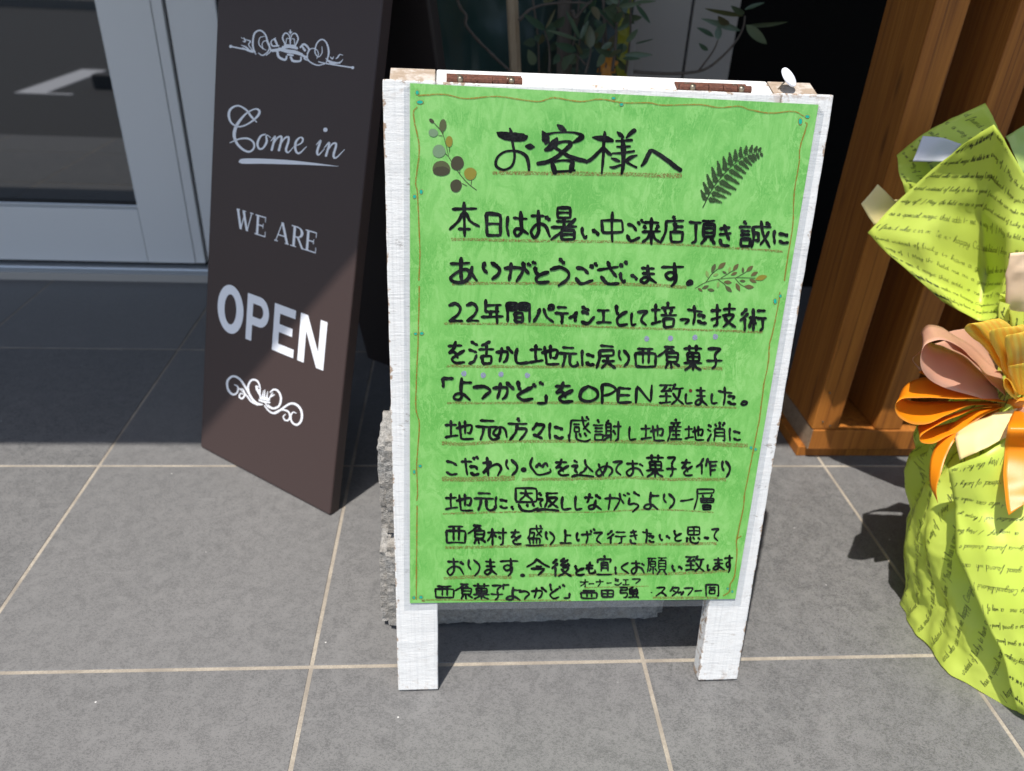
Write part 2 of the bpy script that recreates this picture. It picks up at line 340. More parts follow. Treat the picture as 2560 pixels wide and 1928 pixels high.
# ---------------------------------------------------------------- handwriting
# one box 0..99 per character, y down; four digits a point, blank between strokes, ~ smooth
G = {
'本':"1020 9018|4800 5099|~4530 3055 0080|~5530 7055 9970|3078 7078",
'日':"0500 1099|0500 9505 9299|0848 9348|1099 9299",
'は':"~0520 0060 0899|3025 9528|~6500 6850 7080 5099 3585 4570 7075 9990",
'お':"0020 6520|~3500 3850 3580 1599 0075 3050 7055 9595|~7522 9535",
'暑':"2500 7500 7532 2532 2500|2516 7516|2042 8042|5032 5058|0060 9958|~9535 5070 0099|4070 9070 9099 4099 4070|4084 9084",
'い':"~0500 0550 2099 3080|~6525 9050 9575",
'中':"0528 1070 9568 9028 0528|5000 5099",
'ご':"~1020 4028 6048|~0570 3095 8080|7010 8022|8800 9912",
'来':"1018 9018|5000 5099|~1030 2040|~8828 7545|0052 9950|~4555 3075 0092|~5555 7078 9590",
'店':"~5500 6012|2018 9915|~2518 2060 0099|6025 6055|6038 9538|4058 9558 9095 4595 4058",
'頂':"0010 4512|2512 2588 1095|5005 9905|~7505 7018|5520 9820 9770 5570 5520|5537 9737|5553 9753|~6575 4599|~8575 9999",
'き':"~1018 8010|~0545 9038|~4000 6045 7570|~1070 2595 7599",
'誠':"~1500 2212|0022 3522|0538 3338|0552 3352|0568 3568 3295 0595 0568|4222 9922|~4222 4560 3899|4545 6045 6075 5072|~6800 7550 9599|~9240 6590|~8505 9515",
'に':"~1000 0540 1099|~4025 9035 8040|~4080 7095 9990",
'あ':"0022 7220|~4000 3850 4290|~8135 6878 4595 1595 0080 2558 5545 7558 9990",
'り':"~0500 0035 2060|~4500 9035 8570 5099",
'が':"~0033 3530 5538 5065 3599|~2008 1850 1395|~5603 6030 7360|7010 8018|8502 9508",
'と':"~0500 1030 2545|~9530 5045 1568 2092 5099 9992",
'う':"~4500 7018|~0040 5032 9050 8575 4099",
'ざ':"0038 7025|~3505 4535 6565|~1265 3592 7292|7815 8525|9505 9915",
'ま':"1015 8518|1545 8848|~4800 5040 5575 3098 0590 1575 4568 9999",
'す':"0018 9915|~5800 6040 5560 3568 2050 4038 6550 6080 4599",
'。':"~2010 8010 9560 5095 1070 2010",
'2':"~1010 5500 8525 6560 1090|1090 9990",
'年':"2000 1848 3550|2025 9022|3550 8048|4050 4272|0072 9970|7025 7299",
'間':"0500 0899|0500 4500 4535 0835|1018 4218|5500 9500 9599|5500 5535 9235|5818 9218|3852 3898|3852 6852 6898|3875 6875|3898 6898",
'パ':"~3020 2060 0098|~5020 6565 9899|~7502 9500 9522 7722 7505",
'テ':"1505 8508|0038 9940|~5040 5570 5099",
'ィ':"~7500 4535 0060|5535 6099",
'シ':"~0500 3010 6020|~0530 3535 5542|~0090 5099 9960",
'エ':"0505 8505|4508 4590|0092 9990",
'し':"~1500 0550 2095 9990",
'て':"~0010 9005 5035 3570 8099",
'培':"0030 3530|1808 1880|0085 3875|6500 6518|4022 9220|5228 5848|8028 7248|3850 9950|4865 9065 8595|4865 5098|5098 8595",
'っ':"~0020 8015 9045 5098",
'た':"0020 7832|~3500 3850 3099|~5550 9052 8065|~5580 7592 9992",
'技':"0030 4028|2505 2588 1095|0068 4055|5025 9922|7500 7545|~4850 9048 8070 5098|~5558 7078 9999",
'術':"~2505 0530|~3025 0055|1845 1899|3542 6542|5005 5098|~5045 4065 3585|~5245 6070|6512 9512|6545 9945|8545 8588 7599",
'を':"0520 7818|~4500 3530 1052 3548 5060 5575|~9040 5560 2580 4598 9295",
'活':"1000 3515|0035 3048|~0099 2088 3060|~8500 6012 5018|4035 9933|7012 7060|5065 9065 8898|5065 5598|5598 8898",
'か':"~0035 5530 7045 6080 4595|~3508 3050 2090|~6505 8020 9940",
'地':"0030 4028|2008 2078|0088 4578|~4045 9030 8865 7866|7010 7070|~5015 5575 6095 9995",
'元':"2008 8010|0035 9538|~3540 3070 2099|~6040 6080 7597 9990 9975",
'戻':"2002 9008|1525 9022 8845 1848|~1525 1560 0099|3068 9568|~5850 5575 2599|~5870 7585 9999",
'西':"1500 8500|4002 4080|6502 6580|0525 9825 9598|0525 0898|0898 9598",
'原':"3002 7503|~5503 3025 0045|~6012 7525|4028 4068|4028 9530 8868|4248 8848|4268 8868|6070 6299|~4575 3599|~7572 9990",
'菓':"0012 9912|3000 3022|6800 6822|2030 8530 8562|2030 2262|2246 8346|2262 8362|5030 5099|0070 9970|~4572 3085 0598|~5572 7088 9598",
'子':"~1003 8503 6025 5045|~5045 6060 5585 3599|0060 9960",
'「':"1000 9900|1000 1599",
'よ':"~4500 4050 4580 3098 0090 1572 5072 9099|4520 9920",
'つ':"~0010 6003 9535 7070 5099",
'ど':"~0500 0830 1545|~5530 3545 0572 1592 3099 5890|6015 6828|8205 9515",
'」':"9900 9599 2099",
'O':"~5000 1530 1080 5099 9075 9030 5000",
'P':"1000 1099|~1000 6003 9525 6050 1558",
'E':"1000 0599 9995|1000 9505|0850 9048",
'N':"0599 1000 8599 9000",
'致':"0005 5505|~3008 1530 1035 5030|~4022 5035|0060 4860|2842 2890|0092 4888|~6500 6012 5525|6022 9920|~8525 7570 5099|~5545 7070 9999",
'の':"~5010 4560 2585 0065 1530 5005 8530 9999",
'方':"~5000 6015|0025 9925|~5028 4065 1099|~5048 9550 8575 6099",
'々':"~4000 3015 0045|~3510 9515 7055 4080|~1075 5590 8099",
'感':"~1515 1060 0585|1515 8015|~6000 7040 9565|~8825 6550|~7800 8812|2530 5030|2842 4842 4860 2860 2842|~0572 0898|~3565 4090 7599 9590|~5068 5580|~7065 7878",
'謝':"~1500 2012|0025 3525|0540 3340|0555 3355|0570 3570 3295 0595 0570|~5502 4515|4518 4575|4518 6218 6298|4535 6235|4552 6252|3875 6572|~6075 3599|7030 9930|8808 8890 7899|7050 7868",
'産':"5500 6010|2018 9015|4018 4530|7018 6832|1035 9535|~1535 1570 0099|~3540 3048 2555|3252 9052|3270 8570|2090 9990|6040 6090",
'消':"0515 2025|0038 1848|~0099 2062|6500 6530|~4010 4822|~9002 8020|4035 3599|4035 9035 9098 8095|4055 9055|4072 9072",
'こ':"~0500 5510 9530|~0580 4599 9995",
'だ':"0028 6028|~2510 2860 3599|~5055 8055 9070|~5588 7599 9994|6805 7515|8500 9512",
'わ':"~2200 2550 2899|~0030 4028 2555 0085 4548 8038 9960 8099",
'・':"~2525 7575",
'心':"~1000 0040 1570 4099 9585 9865|~2855 4535 5050|~5855 7530 8550",
'込':"~1005 2515|~0038 2535 1560 2575|~0099 3090 9999|~6000 6530 9570|~6545 5565 3580",
'め':"~1510 2550 4595|~6500 5060 2098 0070 4030 8535 9565 7598",
'作':"~3500 2030 0050|2530 2590|~5500 5020 4545|5218 9918|6520 6899|6845 9540|6868 9065",
'恩':"1500 1560 9060 9000 1500|3022 7522|~5008 4830 3052|~5228 7552|~2570 3895 7099 9585|~5570 5880|~7568 8278|~0080 0692",
'返':"~1005 2018|~0038 2538 1555 2078|~0099 3092 9999|4005 9505|~4508 4550 3580|~4830 9030 7555 5080|~5040 7565 9582",
'な':"0025 5025|~3000 2535 1555|~6510 8020 9530|~6540 6070 5590 3095 2580 4570 6575 9999",
'ら':"~5000 9918|~1530 1060 5558 9070 4099",
'一':"0050 9940",
'層':"~1500 1545 0099|1500 9500 9318 1522|~4030 4538|~8528 7838|3045 9545 9265 3265 3045|6045 6065|3255 9255|4078 8078 7899 4399 4078|4388 7888",
'村':"0025 5025|2502 2599|~2530 1550 0075|~3035 4550|5025 9925|8000 8092 6599|6048 6862",
'盛':"2518 9518|~2518 2050 1065|~2838 4838 4555 4058|~6000 6530 9058|~8828 6052|8002 8812|2065 2590|2065 8065 7890|4268 4290|6068 6090|0098 9997",
'上':"4500 4590|4540 9540|0095 9995",
'げ':"~0525 0060 0880 1570|2540 8035|~5515 6060 5099|7510 8022|9000 9910",
'行':"~2500 0030|~3525 0060|1848 1899|4512 9512|4042 9942|7545 7590 6099",
'思':"1000 1048 9048 9000 1000|5000 5048|1024 9024|~0565 0090|~2560 3090 6599 8590|~4562 5575|~8065 9275",
'今':"~4500 3025 0050|~4505 7535 9950|4045 6545|2060 8060 5099",
'後':"~2505 0528|~2828 0055|1850 1899|~6500 4515 6520|~8208 4538 8535|~8028 9042|~5550 8552 6580 3599|~4860 7080 9999",
'も':"~4500 3060 4598 9590 9570|0530 7530|0055 7555",
'宜':"~5000 5510|~1018 0535|1018 9518 8835|3035 3080|3035 7535 7580|3050 7550|3065 7565|0098 9998",
'く':"~8500 0545 9099",
'願':"0008 4508|~0808 0550 0085|~2510 1820|1525 4225 4255 1555 1525|1540 4240|3058 3095|~1865 1080|~4065 4880|5505 9905|~7505 7018|5820 9520 9570 5870 5820|5836 9536|5853 9553|~6575 5099|~8575 9999",
'オ':"0030 9528|6000 6092 5085|~6035 3560 0580",
'ー':"0055 9945",
'ナ':"0035 9930|~5000 5550 2599",
'フ':"~0005 9002 8040 4099",
'ス':"~1008 8005 5055 0599|~5055 9598",
'タ':"~3500 2025 0050|~3012 9012 7060 2099|~3040 6560",
'ッ':"~0030 1260|~3520 4555|~9515 8060 5099",
'田':"0000 0599 9599 9900 0000|5000 5099|0050 9850",
'強':"0005 4005 3830|0030 3830|~0530 0555 3855 3590 2098|~7000 5028 9025|~8512 9535|5042 9542 9365 5265 5042|7030 7090|~4595 9590|8580 9999",
'同':"0500 0899|0500 9500 9599 8595|2825 7225|3045 7045 6878 3078 3045",
}
REG = {'A': (1200, 290, 4.254), 'B': (1100, 500, 5.027), 'C': (1540, 500, 5.027), 'D': (1100, 730, 5.027), 'E': (1540, 730, 5.027),
       'F': (1080, 920, 5.267), 'H': (1480, 920, 5.267), 'I': (1080, 1130, 5.267), 'J': (1480, 1130, 5.267), 'K': (1060, 1300, 5.267), 'L': (1460, 1300, 5.267),
       'Z': (1020, 200, 3.332), 'Y': (1500, 200, 3.332), 'X': (460, 640, 2.38), 'W': (920, 1000, 2.135), 'V': (460, 0, 2.524)}
# writing on the board: sheet corner, brush width, then one box for each character
TXT = [
('B', 8.6, "本100,10,510,470 日560,145,780,460 は820,125,1120,465 お1125,110,1395,490 暑1375,75,1730,510 い1765,325,2000,490 中2005,130,2315,535"),
('C', 8.2, "ご115,225,350,530 来305,205,570,570 店535,185,865,555 頂895,240,1250,565 き1270,295,1455,585 誠1520,245,1955,605 に1955,360,2170,560"),
('B', 9.4, "あ110,700,485,1045 り525,760,760,1010 が790,755,1220,1035 と1170,820,1385,1050 う1365,710,1630,1090 ご1680,770,1990,1065 ざ1955,750,2360,1065"),
('C', 8.8, "い35,890,270,1045 ま285,800,520,1055 す545,770,860,1100 。870,1000,965,1080"),
('D', 8.2, "2,95,120,300,375 2,315,120,505,375 年500,75,810,405 間820,120,1140,385 パ1155,145,1440,390 テ1425,165,1625,405 ィ1600,230,1735,380 シ1755,160,1950,405 エ1945,205,2165,395 と2190,145,2365,430"),
('E', 7.6, "し170,240,260,420 て250,220,400,425 培420,105,770,450 っ780,320,920,410 た875,150,1140,415 技1170,120,1505,450 術1530,190,1895,495"),
('D', 8.0, "を85,600,325,900 活345,600,690,910 か685,670,930,895 し930,685,1145,905 地1110,640,1510,915 元1470,670,1740,950 に1760,710,1950,935 戻1945,645,2215,965"),
('E', 7.2, "り15,710,165,945 西220,690,510,940 原505,665,805,965 菓830,650,1085,990 子1115,690,1340,970"),
('F', 8.4, "「120,110,295,260 よ265,105,540,430 つ525,215,785,415 か785,165,1090,420 ど1110,150,1480,435 」1370,330,1520,475 を1600,160,1870,455 O1930,210,2185,450"),
('H', 8.0, "P110,190,325,480 E315,235,530,470 N555,200,800,470"),
('H', 6.6, "致865,190,1215,485 し1210,315,1330,470 ま1340,235,1520,495 し1550,315,1655,470 た1640,230,1900,495 。1945,420,2045,495"),
('F', 7.2, "地155,665,560,940 元560,665,890,955 の790,750,1000,920 方980,635,1265,955 々1300,700,1490,935 に1525,700,1740,940"),
('F', 5.6, "感1785,620,2095,970"),
('H', 5.8, "謝0,660,395,960 し470,750,585,945 地625,725,960,955 産975,650,1190,965 地1205,740,1480,950 消1500,690,1750,965 に1790,770,1960,960"),
('I', 6.8, "こ175,95,345,300 だ365,35,630,305 わ655,45,925,315 り960,80,1130,310 ・1165,185,1245,260 心1275,50,1570,305 を1605,70,1815,310 込1820,75,2140,330"),
('J', 6.2, "め35,115,275,320 て255,100,400,305 お435,85,680,320 菓695,15,950,330 子960,50,1120,325 を1155,75,1330,310 作1350,60,1655,310 り1690,95,1815,330"),
('I', 6.4, "地160,520,550,770 元535,515,835,770 に820,565,1005,745 恩1030,450,1410,780 返1365,515,1680,775 し1690,565,1840,755 し1865,555,1985,755 な1990,520,2240,760"),
('J', 6.2, "が150,515,505,770 ら465,500,635,790 よ665,505,890,755 り925,525,1085,745 一1140,590,1340,645"),
('J', 4.8, "層1325,465,1610,755"),
('K', 6.0, "西280,60,560,300 原565,45,820,310 村820,80,1100,325 を1125,95,1290,315 り1585,125,1720,320 上1770,100,1950,300 げ1990,90,2260,305"),
('K', 4.8, "盛1325,40,1580,325"),
('L', 5.6, "て110,140,245,310 行290,115,560,310 き585,105,710,310 た750,95,930,300 い980,165,1130,265 と1170,110,1290,275 思1330,65,1530,305 っ1560,205,1640,250 て1660,90,1775,270"),
('K', 6.2, "お295,475,535,725 り570,495,740,735 ま785,485,970,715 す985,475,1250,735 ・1260,685,1330,740 今1335,480,1665,725 後1665,475,1950,740 と1975,570,2120,725 も2110,525,2260,700"),
('L', 5.4, "宜150,445,370,715 し395,590,440,700 く475,535,595,700 お605,510,800,705 い1145,565,1290,665 致1315,445,1585,670 し1605,560,1665,655 ま1680,470,1850,650 す1830,440,1965,690"),
('L', 4.2, "願820,475,1090,715"),
('K', 5.6, "西135,845,405,1020 原395,815,650,1040 菓635,810,870,1040 子865,835,1050,1050 「1025,825,1130,910 よ1070,860,1290,1050 つ1235,910,1395,1040 か1395,860,1625,1030 ど1645,815,1865,1030 」1825,935,1925,1025"),
('L', 3.4, "オ-65,760,60,875 ー50,815,135,835 ナ145,760,260,870 ー285,805,365,825 シ390,750,500,850 エ495,765,600,845 フ620,755,740,830"),
('L', 5.0, "西-55,905,180,1025 田215,900,395,1010 強455,855,725,1020 ・870,935,895,950 ス930,865,1090,1000 タ1115,855,1250,995 ッ1225,915,1310,985 フ1300,870,1430,990 ー1440,905,1555,930 同1585,825,1775,1000"),
]
# the big heading, drawn with a brush whose width changes (x y width)
HEAD = ["180,175,20 215,195,70 290,215,95 390,225,100 470,225,80 498,215,30", "315,130,20 330,180,40 345,290,32 365,400,30 355,490,28 320,545,28 250,570,28 185,545,34 165,500,34 190,430,28 260,380,26 350,368,26 430,385,34 490,430,42 512,500,40 518,575,28",
"485,320,30 530,325,72 575,328,20",
"820,95,24 860,125,62 905,155,34", "660,160,20 690,220,85 700,270,80 695,295,30", "700,200,40 780,178,20 900,172,20 1010,178,26 1085,210,46 1060,240,60 990,280,30",
"815,235,30 790,285,90 735,340,70 690,360,40", "820,285,40 900,270,30 955,280,44 950,315,50 880,380,48 790,450,50 700,490,50 610,505,46", "770,320,40 850,370,36 930,420,46 1020,455,54 1110,475,46",
"755,470,20 775,540,60 795,605,50", "790,485,30 880,470,26 975,485,44 970,540,62 955,590,40", "790,590,30 900,585,26 1005,575,24",
"1190,225,14 1260,235,60 1340,245,70 1405,262,40", "1320,165,20 1322,200,40 1310,300,36 1308,400,34 1300,500,32 1290,610,22", "1315,330,46 1260,380,40 1190,450,44 1125,488,40", "1325,350,40 1360,390,44 1390,410,34",
"1455,170,20 1490,200,50 1525,228,20", "1550,232,20 1590,190,46 1640,150,50", "1440,265,22 1520,262,26 1612,255,34", "1450,325,20 1520,325,30 1592,322,24", "1405,395,18 1500,392,28 1635,372,26", "1505,240,30 1520,330,60 1520,450,48 1515,540,44 1500,615,26",
"1390,445,14 1440,465,40 1480,480,24", "1375,540,16 1420,545,34 1490,520,26", "1665,415,18 1600,440,44 1555,480,40 1600,515,26 1660,545,26",
"1710,530,24 1745,490,44 1790,400,50 1820,365,40 1900,410,48 2000,480,50 2060,530,54 2125,575,50"]
UND = [('A', 9, "130,605 1000,610 2140,635"), ('B', 6, "140,490 1500,515 2212,525 3210,570 4300,645"), ('B', 7.5, "150,1045 800,1040 2212,1050 3090,1090"), ('D', 6, "50,390 1100,400 2212,440 3212,470 4050,500"),
 ('D', 7.5, "80,925 1200,935 2212,925 3540,955"), ('F', 6, "200,455 1400,452 2200,455 4000,515"), ('F', 8, "130,975 400,995 1000,962 2212,960 3400,980 4150,1015"), ('I', 11, "130,345 600,350 1090,335"), ('I', 6.5, "1180,355 2212,335 2600,325 3100,350 3860,350"),
 ('I', 4, "140,803 1100,778 2107,780 2900,745 3700,782"), ('K', 6, "280,355 1100,335 2212,312 3100,305 3850,298"), ('K', 7, "260,755 700,735 1150,742"), ('K', 6, "1380,715 2212,705 3000,700 3990,660"), ('K', 3.5, "0,1062 150,1042 1930,1047"), ('L', 5, "900,1012 1760,1012"), ('K', 3, "2120,880 2950,860")]
VINE = [('Z', "90,130 300,120 480,155 750,138 1070,180 1210,148 1430,180 1600,160 1790,190 1999,190 2119,210 2419,205 2589,230 2749,218 2849,250 3019,275 3199,262 3290,300"),
 ('Y', "1705,355 1715,380 1660,560 1650,700 1610,950 1600,1200 1560,1460 1530,1666"), ('E', "2050,0 2030,150 1960,500 1920,650 1905,880 1850,1150"), ('H', "2254,204 2228,420 2205,600 2190,700 2150,900 2110,1100"),
 ('J', "2110,0 2060,250 2000,550 1985,720 1900,1130"), ('L', "2060,200 2000,260 2005,420 1975,720 1920,830 1905,930 1830,985"),
 ('Z', "75,225 45,290 90,520 90,650 65,850 80,950 95,1300 100,1460 90,1666"), ('X', "1400,180 1395,430 1385,700 1380,900 1400,1000 1385,1230 1390,1400 1385,1450"), ('W', "262,560 260,800 258,1060")]
TEAL = "Z77,105,16,22 Z100,185,32,18 Z55,970,16,20 Z110,930,16,22 Z1708,152,20,12 Z1775,205,20,14 Y1662,345,18,32 Y1720,305,22,16 X1378,460,12,9 X1415,458,14,10 X1405,1245,12,10 X1370,1280,8,14 W245,1050,9,9 W283,1048,12,10 E1990,110,24,40 E2055,45,20,24 H2085,1040,22,22 H2145,1062,22,22 L1885,890,18,16 L1945,930,16,22"

# ================================================================ ground
lot = MB(); lot.box((-40, -40, -.35), (40, -.385, -.12)); parking = lot.build('parking_lot', M['asphalt'], kind='structure')
for x0, y0, x1, y1 in ((-3.35, -3.6, -3.12, -2.35), (-1.0, -3.6, -.85, -2.35), (1.5, -3.6, 1.65, -2.35), (4.0, -3.6, 4.15, -2.35), (-3.35, -2.35, -2.9, -2.3)):
    l = MB(); l.box((x0, y0, -.118), (x1, y1, -.114)); l.build('painted_line', M['letter'], parking)
ws_ = MB(); ws_.box((-2.86, -2.75, -.12), (-2.36, -2.62, .0)); o = ws_.build('wheel_stop', M['rubber'], bevel=.02); tag(o, 'low black rubber wheel stop mirrored in the shop door glass', 'wheel stop')
kb = MB(); kb.box((-30, -9.6, -.12), (30, -9.4, .03)); kb.build('kerb', M['concrete'], parking)
fl = MB(); fl.box((-4.2, -.38, -.25), (5.4, 2.9, -.0012)); floor = fl.build('tiled_floor', M['grout'], kind='structure')
def tile_mesh(dx, dy):
    m = MB(); g = .0036; m.box((-dx/2+g, -dy/2+g, -.006), (dx/2-g, dy/2-g, 0)); return m
rows = [(-.19, .38), (.3, .6), (.9, .6), (1.5, .6), (2.1, .6)]
for yc, h in rows:
    first = None
    for i in range(-7, 9):
        xc = .3+.6*i
        if first is None:
            o = first = tile_mesh(.6, h).build('tile', M['tile'], floor, bevel=.0009, seg=1)
        else:
            o = first.copy(); C.objects.link(o); o.parent = floor
        o.location = (xc, yc, random.uniform(-.0004, .0003)); o.rotation_euler = (random.uniform(-.0004, .0004), random.uniform(-.0004, .0004), 0)

# ================================================================ shop front
shop = empty('shop_building'); tag(shop, 'shop front in shade with grey panels, dark recess and deep eave over the tiled floor', 'building')
FY = 1.757
b = MB(); b.box((-4.2, -.075, 2.55), (5.4, 3.0, 2.8)); b.build('eave', M['soffit'], shop)
b = MB(); b.box((-4.2, FY+.01, 2.1), (5.4, 3.0, 2.548)); b.build('wall', M['panel'], shop)
b = MB(); b.box((-4.2, 2.9, -.1), (5.4, 3.0, 2.1)); b.build('back_wall', M['blackwall'], shop)
for x0, x1 in ((-4.2, -4.1), (5.3, 5.4)):
    b = MB(); b.box((x0, FY-.02, 0), (x1, 2.9, 2.1)); b.build('side_wall', M['blackwall'], shop)
b = MB(); b.box((-.5, FY+.02, 0), (-.44, 2.9, 2.1)); b.build('return_wall', M['blackwall'], shop)
for x0, x1 in ((.806, 1.000), (1.008, 1.160)):
    b = MB(); b.box((x0, FY, 0.0), (x1, FY+.05, 2.099)); b.build('wall_panel', M['panel'], shop, bevel=.003)
b = MB(); b.box((.999, FY+.012, 0), (1.009, FY+.04, 2.098)); b.build('joint_strip', M['rubber'], shop)
b = MB(); b.box((1.165, FY+.03, 0), (5.3, FY+.08, 2.099)); b.build('black_cladding', M['blackwall'], shop)
# door set
b = MB(); b.box((-4.1, FY-.03, .0), (-.505, FY+.09, .050)); sill = b.build('door_sill', M['alu_light'], shop, bevel=.004)
b = MB(); b.box((-4.1, FY-.034, .0), (-.505, FY-.0305, .028)); b.build('sill_edge', M['panel'], sill)
b = MB(); b.box((-.655, FY+.005, .052), (-.503, FY+.085, 2.098)); jamb = b.build('door_jamb', M['alu'], shop, bevel=.003)
b = MB(); b.box((-.665, FY+.03, .052), (-.6555, FY+.08, 2.098)); b.build('weather_strip', M['rubber'], jamb)
door = empty('glass_door', parent=shop)
b = MB(); b.box((-.866, FY, .062), (-.700, FY+.045, 2.09)); b.build('stile', M['alu'], door, bevel=.002)
b = MB(); b.box((-.6985, FY+.002, .062), (-.6655, FY+.043, 2.09)); b.build('stile', M['alu'], door, bevel=.002)
b = MB(); b.box((-2.2, FY+.001, .062), (-.8675, FY+.044, .257)); b.build('bottom_rail', M['alu'], door, bevel=.002)
b = MB(); b.box((-2.2, FY+.006, .2575), (-.8675, FY+.036, .272)); b.build('glazing_bead', M['alu_light'], door, bevel=.002)
b = MB(); b.box((-2.2, FY+.009, .2725), (-.8675, FY+.030, .283)); b.build('gasket', M['rubber'], door)
b = MB(); b.box((-2.2, FY+.014, .2835), (-.8675, FY+.022, 2.09)); b.build('glass_pane', M['glass'], door)
b = MB(); b.box((-2.2, FY+.012, .0502), (-.67, FY+.04, .0615)); b.build('brush_seal', M['rubber'], door)
b = MB(); b.box((-2.7, FY, .062), (-2.203, FY+.045, 2.09)); b.build('stile', M['alu'], door, bevel=.002)

# ================================================================ timber screen on the right
scr = empty('timber_screen', (1.15, .63, 0)); tag(scr, 'orange stained timber screen with upright fins on a double base beam', 'timber screen')
b = MB(); b.box((-.008, .014, 0), (2.6, .215, .0295)); b.build('sill_plate', M['cedar'], scr, bevel=.002)
b = MB(); b.box((.012, 0, .030), (2.6, .2, .0895)); b.build('base_beam', M['cedar'], scr, bevel=.0025)
b = MB(); b.box((.0095, .002, .031), (.0118, .198, .0885)); b.build('beam_end', M['cedar_end'], scr)
for k in range(9):
    m = MB(); m.box((0, 0, 0), (.068, .19, 2.44)); o = m.build('fin', M['cedar'], scr, bevel=.003)
    o.location = (.008+.167*k, .003, .0905)
for x, y, z in ((.030, .0005, .115), (.052, .0005, .103), (.026, .0005, .20)):
    m = MB(); m.tube([(x, y, z), (x, y+.004, z)], .0022, 8); m.build('nail_head', M['brass'], scr)

# ================================================================ white sandwich board
SX, SY, PHI, TH = .1573, -.0576, .0133, .1744
def frame(x0, y0, phi, th):
    a = Vector((math.cos(phi), math.sin(phi), 0)); bb = Vector((-math.sin(phi)*math.sin(th), math.cos(phi)*math.sin(th), math.cos(th))); n = a.cross(bb)
    m = Matrix.Identity(4)
    for i in range(3): m[i][0], m[i][1], m[i][2] = a[i], bb[i], n[i]
    m[0][3], m[1][3], m[2][3] = x0, y0, 0
    return m
SM = frame(SX, SY, PHI, TH)
_pl = {}
def on(mat, px, py):                    # local coordinates on the plane of a board
    k = mat[0][3]
    if k not in _pl:
        o = np.array(mat.translation); n = np.array(mat.col[2][:3]); A_, B_ = np.array(mat.col[0][:3]), np.array(mat.col[1][:3]); c = CAM-o
        # homography pixel -> plane
        e = [_f-_r*1280/FPX+_u*964/FPX, _r/FPX, -_u/FPX]; h = float(-(c@n))
        _pl[k] = (float(c@A_), float(c@B_), h, [float(v@A_) for v in e], [float(v@B_) for v in e], [float(v@n) for v in e])
    ca, cb, h, ea, eb, en = _pl[k]
    t = h/(en[0]+en[1]*px+en[2]*py)
    return ca+t*(ea[0]+ea[1]*px+ea[2]*py), cb+t*(eb[0]+eb[1]*px+eb[2]*py)
WB, LB, TB = .6032, .985, .030
board = empty('sandwich_board', mat=SM); tag(board, 'white painted wooden sandwich board with rusty hinges on top, holding the green notice', 'sandwich board')
def plank(name, x0, x1, y0, y1, z0, z1, parent, rough=.0009, ny=40, mat=None, **k):
    m = MB(); m.box((x0, y0, z0), (x1, y1, z1)); o = m.build(name, mat or M['white'], parent, **k)
    me = o.data; bm = bmesh.new(); bm.from_mesh(me)
    bmesh.ops.bevel(bm, geom=bm.edges[:], offset=.0022, segments=2, profile=.6, affect='EDGES')
    L = max(x1-x0, y1-y0); ax = 0 if x1-x0 > y1-y0 else 1
    n = int(L/.02); lo = (x0, y0)[ax]
    for i in range(1, n):
        co = [0, 0, 0]; co[ax] = lo+L*i/n; no = [0, 0, 0]; no[ax] = 1
        bmesh.ops.bisect_plane(bm, geom=bm.verts[:]+bm.edges[:]+bm.faces[:], plane_co=co, plane_no=no)
    for v in bm.verts:
        q = noise.noise_vector(v.co*34+Vector((x0*9, y0*5, z0*3))); v.co += q*rough
    for f in bm.faces: f.smooth = False
    bm.to_mesh(me); bm.free(); return o
plank('front_leg', 0, .0685, .004, LB, -TB, 0, board)
plank('front_leg', .531, WB, .004, LB, -TB, 0, board)
plank('top_rail', .0695, .530, LB-.075, LB-.001, -TB+.002, -.0008, board)
plank('bottom_rail', .0695, .530, .19, .25, -TB+.002, -.001, board)
m = MB(); m.box((.06, .2, -.018), (.54, .93, -.010)); m.build('backing_panel', M['white'], board)
# rear frame, leaning the other way: built upright in its own axes
LEAN = R(17.5)
rf = Matrix.Translation(SM.inverted() @ (SM @ Vector((0, LB-.0015, -TB-.002)))) @ (Matrix.Rotation(TH, 4, 'X').inverted() @ Matrix.Rotation(0, 4, 'X'))
# local axes of the rear frame inside the board: x along, y up the frame, z towards the front
up = Vector((0, math.cos(LEAN), math.sin(LEAN)))        # world-like up in (x, back/up) before the board's tilt
def rear(x, s, t):                       # s metres down from the hinge, t metres behind its front face
    # directions in world (board yaw ignored): down = -Z cosL + Y sinL ; behind = Y cosL + Z sinL
    top = SM @ Vector((x, LB-.001, -TB-.003))
    dn = Vector((0, math.sin(LEAN), -math.cos(LEAN))); bk = Vector((0, math.cos(LEAN), math.sin(LEAN)))
    rz = Matrix.Rotation(PHI, 3, 'Z')
    return SM.inverted() @ (top + rz @ (dn*s+bk*t))
def rear_plank(name, x0, x1, s0, s1, t0, t1, mat=None, bevel=.0025):
    vs = [rear(x, s, t) for t in (t0, t1) for s in (s0, s1) for x in (x0, x1)]
    m = MB(); m.add(vs, [(0, 1, 3, 2), (4, 6, 7, 5), (0, 4, 5, 1), (2, 3, 7, 6), (0, 2, 6, 4), (1, 5, 7, 3)])
    return m.build(name, mat or M['white'], board, bevel=bevel)
TR = .040
rear_plank('rear_leg', .006, .0675, .004, 1.0, 0, TR); rear_plank('rear_leg', .534, .598, .004, 1.0, 0, TR)
rear_plank('leg_end_grain', .0065, .0670, .0005, .0035, .001, TR-.001, M['endgrain'], .001); rear_plank('leg_end_grain', .5345, .5975, .0005, .0035, .001, TR-.001, M['endgrain'], .001)
rear_plank('top_rail', .0685, .533, 0, .07, .001, TR-.001); rear_plank('bottom_rail', .0685, .533, .72, .78, .001, TR-.001)
